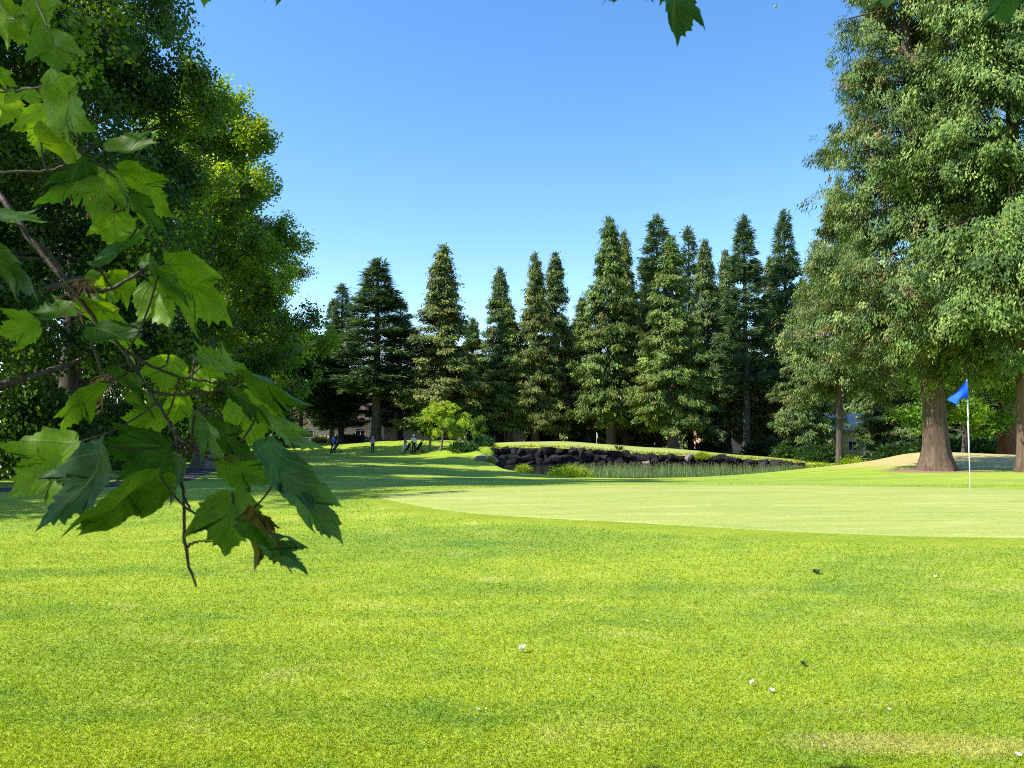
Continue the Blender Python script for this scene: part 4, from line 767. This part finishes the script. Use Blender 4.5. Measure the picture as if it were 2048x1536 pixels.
def cart(px_, y_, rz, clab, blab, bagm, trim):
    x_ = X(px_, y_); z = H(x_, y_); r = empty('push_cart', (x_, y_, z), clab, 'golf cart', 'golfers\' push carts', rz)
    for (wx, wy, wr) in ((-.28, .32, .14), (-.28, -.32, .14), (.52, 0, .12)):
        mb = MB(); n = 20; ring = [(wx + wr * math.cos(k / n * 6.283), wy, wr + 0.01 + wr * math.sin(k / n * 6.283)) for k in range(n + 1)]; mb.tube(ring, .026, 6, False); wh = mb.build('wheel', M['tyre'], r)
        mb = MB(); mb.tube([(wx, wy - .03, wr), (wx, wy + .03, wr)], .03, 8)
        for k in range(5): q = k * 1.2566; mb.tube([(wx, wy, wr), (wx + wr * .95 * math.cos(q), wy, wr + wr * .95 * math.sin(q))], .01, 5)
        mb.build('rim', M['metal'], wh)
    mb = MB(); mb.tube([(.52, 0, .13), (.1, 0, .32), (-.35, 0, .72), (-.62, 0, 1.02)], .022, 6); mb.tube([(-.28, .3, .15), (-.12, 0, .42), (-.28, -.3, .15)], .018, 6); mb.tube([(-.62, -.16, 1.02), (-.64, 0, 1.03), (-.62, .16, 1.02)], .022, 6); mb.build('frame', M['metal'], r)
    g = empty('golf_bag', (x_, y_, z), blab, 'golf bag', 'golf bags on the push carts', rz); mb = MB(); A = Vector((.34, 0, .30)); D = Vector((-.55, 0, .80)).normalized()
    mb.tube([A, A + D * .1, A + D * .75, A + D * .86], [.12, .135, .145, .155], 14); mb.build('body', M[bagm], g, True)
    mb = MB(); mb.box(tuple(A + D * .35 + Vector((.10, 0, .07))), (.16, .2, .38)); mb.build('pocket', M[trim], g)
    for k in range(6): q = k * 1.05; o = Vector((.06 * math.cos(q), .07 * math.sin(q), 0)); mb = MB(); mb.tube([A + D * .8 + o, A + D * (1.0 + .03 * k) + o * 1.3], .009, 5); e = A + D * (1.0 + .03 * k) + o * 1.3; mb.tube([e, e + Vector((.05, .03, .05))], [.035, .025], 8); mb.build('club', M['metal'] if k % 2 else M['c_black'], g)
cart(675, 74.8, R(190), 'push cart beside the person in light blue, leftmost', 'black and white golf bag on the leftmost push cart', 'c_navy', 'c_white')
cart(818, 74.4, R(200), 'middle push cart, between the striding person and the white shirt', 'dark golf bag with red trim on the middle push cart', 'c_black', 'c_purple')
cart(841, 74.8, R(170), 'push cart standing alone right of the white-shirted person', 'black golf bag with a white patch, on the rightmost push cart', 'c_black', 'c_white')
# ------------------------------------------------------------------ aeroplane
pp_ = P(1553, 13, 2600); r = empty('airplane', pp_, 'tiny white airliner high in the blue sky, upper right', 'airplane', None, R(8))
mb = MB(); mb.tube([(-14, 0, 0.6), (-11, 0, .3), (-4, 0, 0), (9, 0, 0), (12, 0, -.2), (13.4, 0, -.5)], [.3, 1.3, 1.9, 1.9, 1.4, .2], 14); mb.build('fuselage', M['white'], r, True)
for s in (1, -1):
    mb = MB(); mb.add([(3, s * 1.2, -.8), (-2.5, s * 1.2, -.8), (-6.5, s * 14, .4), (-4.8, s * 14, .4), (3, s * 1.2, -.3), (-2.5, s * 1.2, -.5), (-6.5, s * 14, .5), (-4.8, s * 14, .5)], [(0, 1, 2, 3), (4, 7, 6, 5), (0, 3, 7, 4), (1, 5, 6, 2), (2, 6, 7, 3)]); mb.build('wing', M['white'], r)
    mb = MB(); mb.tube([(2, s * 5, -1.6), (-1.6, s * 5, -1.5)], [1.0, .7], 10); mb.build('engine', M['metal'], r)
mb = MB(); mb.add([(-9.5, -.12, 1), (-13.5, -.12, 1), (-15, -.12, 5.5), (-13, -.12, 5.5), (-9.5, .12, 1), (-13.5, .12, 1), (-15, .12, 5.5), (-13, .12, 5.5)], [(0, 1, 2, 3), (4, 7, 6, 5), (0, 3, 7, 4), (1, 5, 6, 2), (2, 6, 7, 3)]); mb.build('tail_fin', plain('blue tail', (.05, .12, .4), .4), r)
# ------------------------------------------------------------------ litter on the lawn
M['petal'] = plain('pale petal', (0.80, 0.78, 0.70), 0.6, 0.2, 0.06, 30); M['deadleaf'] = plain('dark dead leaf', (0.03, 0.05, 0.025), 0.8)
def petal(px_, row_, size, label, mat='petal', curl=0.5, name='petal', cat='petal', grp=None, rz=0.0, lift=0.012):
    p = hit(px_, row_); V = []; n = 6
    for i in range(n + 1):
        s = i / n; wv = math.sin(math.pi * min(1, s * 0.93 + 0.05)) * 0.42
        for j in (-1, -0.5, 0, 0.5, 1): V.append(((s - .5) * size, j * wv * size, curl * size * (abs(j) ** 2 * 0.5 + (s - .5) ** 2 * 1.2)))
    Fq = [(i * 5 + j, i * 5 + j + 1, (i + 1) * 5 + j + 1, (i + 1) * 5 + j) for i in range(n) for j in range(4)]
    mb = MB(); mb.add(V, Fq); mb.add([(a, b, c + .0012) for a, b, c in V], [f[::-1] for f in Fq]); o = mb.build(name, M[mat], None, True); o.location = p + [0, 0, lift]; o.rotation_euler = (0.3, 0.1, rz); return tag(o, label, cat, grp)
petal(1042, 1311, .050, 'largest cream petal standing up on the lawn below the middle of the frame', curl=1.3, grp='pale petals on the lawn', rz=.4)
petal(1502, 1384, .034, 'curled white petal, left one of a pair on the right foreground lawn', curl=1.2, grp='pale petals on the lawn', rz=1.2)
petal(1543, 1392, .038, 'flat white petal, right one of a pair on the right foreground lawn', curl=.4, grp='pale petals on the lawn')
petal(2036, 1518, .034, 'white petal in the lower right corner of the lawn', curl=.4, grp='pale petals on the lawn')
for q, pl_lab in (((1180, 1373, .018), 'right and below the largest cream petal'), ((956, 1427, .02), 'left one of a close pair low in the middle'), ((1294, 1250, .02), 'right and above the largest cream petal'), ((143, 1212, .03), 'at the far left of the lawn'), ((442, 1272, .028), 'on the left lawn below the maple twig'), ((972, 1425, .016), 'right one of a close pair low in the middle'), ((1648, 1509, .018), 'near the bottom edge, right of middle'), ((1778, 1427, .02), 'right of the curled pair, low on the lawn'), ((1871, 1160, .04), 'below the flagstick in front of the green'), ((1057, 1100, .04), 'just in front of the green, middle of the frame')):
    petal(*q, 'tiny pale petal ' + pl_lab, curl=.3, grp='tiny petals on the lawn', rz=q[0])
petal(1632, 1150, .09, 'dark dead leaf lying on the lawn in front of the green', 'deadleaf', .5, 'fallen_leaf', 'leaf', None, .3)
petal(1606, 1333, .05, 'small dark green fallen leaf on the right lawn, above the pair of petals', 'deadleaf', .4, 'fallen_leaf', 'leaf', None, .9)
# ------------------------------------------------------------------ foreground maple
m, t, out = new_mat('maple leaf'); tc = N(t, 'ShaderNodeUVMap', _uv_map='UVMap'); sx = N(t, 'ShaderNodeSeparateXYZ'); L(t, tc.outputs[0], sx.inputs[0])
u = math_(t, 'ABSOLUTE', sx.outputs[0]); v_ = sx.outputs[1]
def vein(ang, wd):
    ca, sa = math.cos(ang), math.sin(ang)      # line from the base, angle off the midrib
    dd = math_(t, 'ABSOLUTE', math_(t, 'SUBTRACT', math_(t, 'MULTIPLY', u, ca), math_(t, 'MULTIPLY', math_(t, 'SUBTRACT', v_, 0.02), sa)))
    k = math_(t, 'SUBTRACT', 1.0, math_(t, 'DIVIDE', dd, wd)); k.node.use_clamp = True; return k
ve = math_(t, 'MAXIMUM', math_(t, 'MAXIMUM', vein(0, 0.020), vein(R(44), 0.016)), vein(R(72), 0.013))
sec = math_(t, 'PINGPONG', math_(t, 'SUBTRACT', v_, math_(t, 'MULTIPLY', u, 0.85)), 0.055); sec = math_(t, 'SUBTRACT', 1.0, math_(t, 'DIVIDE', sec, 0.007)); sec.node.use_clamp = True
ve2 = math_(t, 'MAXIMUM', ve, math_(t, 'MULTIPLY', sec, 0.35))
vc = N(t, 'ShaderNodeVertexColor', _layer_name='Col'); nz = noise(t, scaled(t, 1, 1, 1, 'Object'), 45, 5, 0.7)
spot = math_(t, 'MULTIPLY', math_(t, 'SUBTRACT', noise(t, scaled(t, 1, 1, 1, 'Object'), 130, 2, 0.5), 0.66), 12.0); spot.node.use_clamp = True
base = mixc(t, 0.65, vc.outputs[0], ramp(t, nz, [(0.35, (0.55, 0.6, 0.6)), (0.65, (1.4, 1.3, 1.1))]), 'MULTIPLY')
base = mixc(t, math_(t, 'MULTIPLY', spot, 0.7), base, (0.07, 0.05, 0.015))
colr = mixc(t, math_(t, 'MULTIPLY', ve2, 0.65), base, (0.24, 0.36, 0.07))
p_ = N(t, 'ShaderNodeBsdfPrincipled', Roughness=0.48); p_.inputs['Specular IOR Level'].default_value = 0.3; L(t, colr, p_.inputs['Base Color'])
bp = N(t, 'ShaderNodeBump', Strength=0.35, Distance=0.002); L(t, math_(t, 'ADD', math_(t, 'MULTIPLY', ve2, -1.0), nz), bp.inputs['Height']); L(t, bp.outputs[0], p_.inputs['Normal'])
tr = N(t, 'ShaderNodeBsdfTranslucent'); L(t, mixc(t, 1.0, mixc(t, math_(t, 'MULTIPLY', ve2, 0.75), base, (0.02, 0.06, 0.008)), (1.9, 1.7, 0.35), 'MULTIPLY'), tr.inputs[0])
mx = N(t, 'ShaderNodeMixShader', Fac=0.5); L(t, p_.outputs[0], mx.inputs[1]); L(t, tr.outputs[0], mx.inputs[2]); L(t, mx.outputs[0], out.inputs[0]); M['maple'] = m
HALF = [(0.0, 0.0), (0.06, -0.045), (0.17, -0.03), (0.27, 0.03), (0.36, 0.09), (0.41, 0.16), (0.50, 0.20), (0.455, 0.245), (0.49, 0.31), (0.475, 0.36), (0.535, 0.43), (0.54, 0.50), (0.585, 0.58), (0.62, 0.73), (0.535, 0.67), (0.49, 0.69), (0.44, 0.635), (0.39, 0.655), (0.345, 0.625), (0.30, 0.63),
        (0.29, 0.66), (0.305, 0.70), (0.275, 0.72), (0.31, 0.78), (0.225, 0.77), (0.20, 0.80), (0.205, 0.86), (0.13, 0.85), (0.09, 0.90), (0.055, 0.95), (0.0, 1.04)]
def leaf_mesh(B_, T_, wfac, phi_sign, rng, fold, curl, rings=5):
    B_ = np.array(B_); T_ = np.array(T_); ax = T_ - B_; Ln = np.linalg.norm(ax); ax = ax / Ln
    view = unit((B_ + T_) / 2 - CAM); perp = unit(np.cross(ax, view)); vn = np.cross(perp, ax)
    ws = max(wfac, 1.0) if wfac > 1 else 1.0; ph = math.acos(min(1, wfac)) * phi_sign
    side = perp * math.cos(ph) + vn * math.sin(ph); nr = np.cross(side, ax)
    h = np.array(HALF) * [0.79, 1.0]; out_ = np.concatenate([h, (h * [-1, 1])[1:-1][::-1]]); asym = 1 + rng.normal() * 0.07
    out_ = out_ * np.where(out_[:, :1] < 0, [[asym, 1.0]], [[1.0, 1.0]]); out_ = out_ + rng.normal(size=out_.shape) * 0.008
    n = len(out_); c0 = np.array([0, 0.36]); U = [c0]; 
    for r_ in range(1, rings + 1): U += list(c0 + (out_ - c0) * (r_ / rings))
    U = np.array(U); ax_, ay = U[:, 0], U[:, 1]; bend = rng.uniform(-.25, .25)
    z = -fold * np.abs(ax_) * (0.6 + 0.7 * ay) + curl * (ay - 0.2) ** 2 + 0.05 * np.sin(ax_ * 9 + bend * 20) * np.sin(ay * 8 + bend * 9) + 0.20 * fold * np.maximum(0, np.abs(ax_) - 0.35) + bend * 0.25 * ax_ * ay
    V = B_ + (ax[None] * ay[:, None] + side[None] * (ax_ * ws)[:, None] + nr[None] * z[:, None]) * Ln / 1.04
    Fs = [(0, 1 + k, 1 + (k + 1) % n) for k in range(n)]
    for r_ in range(rings - 1):
        a = 1 + r_ * n
        for k in range(n): Fs += [(a + k, a + n + k, a + n + (k + 1) % n), (a + k, a + n + (k + 1) % n, a + (k + 1) % n)]
    return V, np.array(Fs), U
LC = {'L': (0.15, 0.27, 0.016), 'M': (0.08, 0.17, 0.018), 'D': (0.036, 0.105, 0.022), 'B': (0.026, 0.085, 0.022), 'Y': (0.16, 0.26, 0.02), 'R': (0.085, 0.07, 0.022), 'P': (0.10, 0.20, 0.07)}  # natural leaf tones, with backlight and sky sheen painted into some
# base px, tip px, apparent width, colour, depth, fold
LV = [(-12,8,64,93,.8,'L',.86),(60,-14,128,92,.85,'L',.9),(96,60,124,162,1.0,'M',.82),(92,172,200,264,.75,'L',.84),(36,176,80,216,.7,'L',.9),(-8,140,33,176,.8,'L',.92),(12,184,-2,264,1.1,'Y',.95),(98,213,78,316,1.1,'L',.88),(82,272,214,320,.6,'L',.84),
 (216,291,324,312,.55,'M',.88),(176,318,74,424,.5,'B',.8),(240,338,362,432,.75,'L',.86),(212,340,186,446,1.05,'L',.83),(236,362,276,418,.3,'P',.78),(258,384,352,458,.45,'D',.8),(228,422,232,516,1.05,'L',.85),(-24,432,96,446,.3,'D',.8),(188,520,322,488,.35,'D',.8),(-22,503,106,572,.6,'D',.78),
 (282,532,308,508,.6,'M',.9),(303,515,330,562,.4,'P',.8),(326,528,488,638,.75,'L',.82),(316,550,402,594,.4,'D',.76),(296,562,352,662,.95,'L',.86),(258,546,196,606,.9,'L',.9),(168,612,322,662,.55,'L',.84),(188,652,288,704,.7,'D',.8),(80,652,-2,668,1.05,'L',.84),(158,628,58,628,.5,'M',.86),
 (337,712,326,786,1.45,'L',.84),(404,732,426,792,1.2,'L',.86),(492,756,372,706,.35,'L',.8),(478,744,636,806,.38,'M',.78),(452,770,560,842,.30,'B',.74),(478,788,520,902,1.0,'L',.82),(202,764,104,862,.42,'M',.78),(158,884,18,1000,.85,'L',.75),(214,892,121,1068,.52,'B',.70),(224,738,336,794,.33,'D',.8),
 (334,832,238,838,.9,'L',.86),(364,788,346,852,1.0,'L',.88),(340,892,188,884,.8,'D',.74),(388,828,466,914,.5,'P',.74),(316,944,156,1084,.45,'M',.68),(366,918,298,1006,.7,'D',.76),(408,848,524,916,.6,'D',.78),(440,912,562,992,.75,'M',.78),(464,984,450,1116,1.25,'M',.72),(528,886,628,1052,.48,'D',.70),
 (558,948,690,1092,.5,'M',.68),(500,1012,588,1150,.36,'R',.70),(484,1052,598,1174,.36,'D',.68),(520,818,626,934,.3,'L',.76),(516,1028,570,1052,.35,'R',.7),(176,560,250,600,.8,'M',.9),(392,706,470,742,.5,'L',.84),(248,790,330,812,.4,'M',.84),
 (1346,-52,1352,96,.62,'D',.95),(1372,-64,1385,12,.6,'D',1.0),(1320,-60,1317,14,.6,'D',1.0),(1258,-60,1238,18,.5,'D',1.0),(1285,-60,1280,9,.45,'D',1.02),(572,-66,572,24,.6,'D',.95),(622,-60,614,4,.5,'D',1.0),(404,-70,408,16,.8,'M',.95),(1800,-70,1792,28,.7,'D',.95),(2034,-60,2034,62,.8,'D',.92),(1996,-70,1990,14,.7,'D',1.0),(1830,-90,1850,-8,.8,'D',.97)]
rng = np.random.default_rng(55)
TR = np.array([-3.6, -2.4]); maple = empty('maple_tree', (TR[0], TR[1], H(*TR)), 'leafy maple in the foreground whose backlit branch hangs down at the left', 'tree'); off = np.array([TR[0], TR[1], H(*TR)])
def pts3(lst): return [P(a, b, d_) - off for (a, b, d_) in lst]
mb = MB(); mb.tube([(0, 0, -.3), (0, 0, .1), (.02, .0, .8), (.1, .05, 1.9), (.25, .2, 3.0), (.3, .2, 4.4), (.2, .1, 7)], [.30, .2, .16, .145, .12, .08, .03], 14, True); mb.build('trunk', M['bark_dark'], maple, True)
ST = [  # branch polylines in picture position and distance, radii
 ('a', [(-260,150,1.1),(-90,300,.95),(-10,378,.86),(60,480,.84),(128,556,.83),(190,640,.82),(240,692,.81),(275,745,.80),(330,830,.79),(352,872,.78)], [.007,.0052,.0045,.0040,.0036,.0030,.0026,.0024,.0022,.002]),
 ('b', [(128,556,.83),(165,584,.83),(225,580,.84),(268,552,.85),(303,526,.86)], [.004,.0038,.0030,.0026,.002]),
 ('c', [(60,480,.84),(105,505,.86),(148,600,.87),(190,700,.88),(208,765,.88)], [.003,.0028,.0024,.002,.0016]),
 ('d', [(352,872,.78),(358,930,.77),(368,1000,.76),(369,1080,.755),(378,1130,.75),(392,1173,.75)], [.0026,.0024,.0022,.0024,.002,.0014]),
 ('e', [(240,692,.81),(300,733,.82),(370,757,.83),(452,768,.83),(490,750,.83)], [.003,.0022,.0018,.0014,.001]),
 ('f', [(275,745,.80),(300,784,.80),(345,790,.80),(420,789,.80),(456,772,.80)], [.0028,.0024,.0022,.002,.0015]),
 ('g', [(352,872,.78),(385,895,.76),(420,922,.75),(440,918,.75)], [.0022,.002,.0018,.0013]),
 ('h', [(366,990,.76),(385,1028,.74),(420,1040,.73),(466,1040,.73)], [.0018,.0017,.0016,.0012]),
 ('i', [(370,1098,.755),(386,1086,.75),(400,1082,.75),(432,1084,.75)], [.0018,.0016,.0012,.0009]),
 ('j', [(-150,352,.95),(0,344,.86),(95,342,.85),(172,322,.84),(205,330,.84)], [.003,.0022,.0019,.0015,.001]),
 ('k', [(-200,60,1.0),(-60,150,.93),(15,184,.9),(60,176,.87),(92,172,.85)], [.004,.003,.0022,.0016,.001]),
 ('l', [(-200,-60,1.0),(-40,-20,.9),(30,-12,.88),(70,-10,.86),(96,58,.83)], [.004,.003,.0022,.0016,.001]),
 ('m', [(172,322,.84),(222,345,.83),(262,384,.81),(248,420,.83)], [.0018,.0016,.0013,.001])]
stems = {}; samples = []
for (k, pl, rd) in ST:
    q = np.array(pts3(pl)); tt = np.linspace(0, len(q) - 1, len(q) * 5); qq = np.column_stack([np.interp(tt, range(len(q)), q[:, i]) for i in range(3)])
    for _ in range(5): qq[1:-1] = (qq[:-2] + 2 * qq[1:-1] + qq[2:]) / 4
    qq[1:-1] += rng.normal(size=qq[1:-1].shape) * .0006; rr = np.interp(tt, range(len(q)), rd) * 0.72 * (1 + .06 * np.sin(tt * 9))
    mb = MB(); mb.tube(qq, list(rr), 8); stems[k] = [mb, [], []]; samples += [(k, s_) for s_ in qq]
# overhead twigs that carry the leaves hanging into the top edge
for nm, px_ in (('t', 1330), ('u', 600), ('v', 1820), ('w', 2020), ('x', 404)):
    q = np.array([P(px_ - 120, -520, 1.1) - off, P(px_ - 60, -250, 1.03) - off, P(px_, -70, .97) - off]); mb = MB(); mb.tube(q, [.005, .003, .0015], 7); stems[nm] = [mb, [], []]; samples += [(nm, q[0] * (1 - a) + q[2] * a) for a in np.linspace(.3, 1, 6)]
sk = [s_[0] for s_ in samples]; sp3 = np.array([s_[1] for s_ in samples])
for (bx, by, tx, ty, wf, col, Yd, ) in [(l[0], l[1], l[2], l[3], l[4], l[5], l[6]) for l in LV]:
    plen = math.hypot(tx - bx, ty - by) / FPX * Yd; dt = rng.uniform(-.25, .25) * plen
    if col in 'BP': dt = abs(dt)
    B_ = P(bx, by, Yd) - off; T_ = P(tx, ty, Yd + dt) - off
    V, Fs, U = leaf_mesh(B_ + off, T_ + off, wf, 1 if rng.random() < .5 else -1, rng, rng.uniform(.08, .36), rng.uniform(-.50, .15)); V = V - off
    if (bx, by) in ((212, 340), (484, 1052), (526, 528)): Fs = np.delete(Fs, [60 + 70, 60 + 71, 60 + 190, 60 + 191, 60 + 192, 60 + 260], 0)
    k = int(np.argmin(((sp3 - B_) ** 2).sum(1))); dist = np.linalg.norm(sp3[k] - B_); g = stems[sk[k]]
    c_ = np.array(LC[col]) * rng.uniform(.85, 1.15); g[1].append((V, Fs, np.tile(c_, (len(V), 1)))); g[2].append(U)
    if dist < .16:
        md = (sp3[k] + B_) / 2 + np.array([0, 0, -.12 * dist]) + rng.normal(size=3) * .004; pt = MB(); g.append(None); st_ = g[0]
        tq = np.linspace(0, 1, 7)[:, None]; cv = sp3[k] * (1 - tq) ** 2 + 2 * md * tq * (1 - tq) + B_ * tq ** 2; st_.tube(cv, [.0011] * 7, 6, False)
for k, g in stems.items():
    so_ = g[0].build('branch', M['twig'], maple, True)
    if g[1]:
        V, Fs, cc = merge(g[1]); mesh_np('foliage', V, Fs, M['maple'], so_, col=cc, uv=np.concatenate(g[2]), smooth=True)
# seed clusters
for (a, b, d_) in ((206, 752, .88), (172, 560, .83), (180, 366, .86)):
    mb = MB(); c0 = P(a, b, d_) - off
    for i in range(26):
        e = c0 + np.array([rng.normal() * .009, rng.normal() * .008, -abs(rng.normal()) * .018]); mb.tube([c0, (c0 + e) / 2 + [0, 0, .002], e], .0005, 4, False)
        d2 = unit(np.array([rng.normal(), rng.normal(), -1.2])); sd2 = unit(np.cross(d2, rng.normal(size=3))); mb.add([e, e + d2 * .006 + sd2 * .002, e + d2 * .013, e + d2 * .006 - sd2 * .0016], [(0, 1, 2, 3)])
    mb.build('seed_cluster', plain('tan maple seeds', (0.30, 0.15, 0.08), .7, .3, .4, 90), maple)
# limbs from the trunk to the hanging branch, then the crown overhead (it shades the hanging branch)
e0 = P(-260, 150, 1.1) - off; lm = MB(); lm.tube([(.1, .05, 1.9), tuple(e0 * [.45, .45, 1] + [0, 0, .35]), tuple(e0 * [.8, .8, 1] + [0, 0, .18]), tuple(e0)], [.08, .04, .02, .009], 10)
for i in range(16):
    a = rng.uniform(-.9, 2.2); ln = rng.uniform(2.5, 5); z0 = rng.uniform(2.4, 4.6); lm.tube([(.25, .2, z0), (math.cos(a) * ln * .5, math.sin(a) * ln * .5, z0 + .5), (math.cos(a) * ln, math.sin(a) * ln, z0 + .8)], [.05, .03, .01], 6)
lm.build('limb', M['bark_dark'], maple, True)
n = 30000; cx = rng.uniform(-7.2, 3.2, n); cy = rng.uniform(-5.0, 2.6, n); cz = rng.uniform(2.75, 7.2, n); r2 = ((cx + 1.9) / 5.4) ** 2 + ((cy + 1.2) / 3.9) ** 2 + ((cz - 3.0) / 4.2) ** 2
lump_ = 0.12 * np.sin(cx * 3.1) * np.sin(cy * 2.7 + 1) * np.sin(cz * 3.3); vis = (cz - 1.6) < 0.66 * np.abs(np.maximum(cy, 0)) + 0.28
keep = (r2 + lump_ * 2 < 1) & ~vis & ~((cy > 1.9) & (cx > -1.2)); cx, cy, cz = cx[keep], cy[keep], cz[keep]; n = len(cx)
h = np.array([(0, 0), (.3, .05), (.46, .2), (.62, .66), (.28, .58), (.26, .76), (0, 1.04), (-.26, .76), (-.28, .58), (-.62, .66), (-.46, .2), (-.3, .05)]); nv = len(h)
d = unit(np.column_stack([rng.normal(size=n) * .8, rng.normal(size=n) * .8, rng.normal(size=n) * .3 - .5])); nr = rng.normal(size=(n, 3)) * .5 + [0, 0, 1]; s = unit(np.cross(d, nr)); size = rng.uniform(.07, .12, n)
V = np.stack([cx, cy, cz], 1)[:, None, :] + (d[:, None, :] * h[None, :, 1:2] + s[:, None, :] * h[None, :, 0:1]) * size[:, None, None]; V = V.reshape(-1, 3) - off
mesh_np('crown', V, np.arange(n * nv).reshape(-1, nv), M['maple'], maple, col=np.repeat(palette(rng, n, [LC['L'], LC['M'], LC['D']], [2, 2, 2]), nv, 0), uv=np.tile(h, (n, 1)))
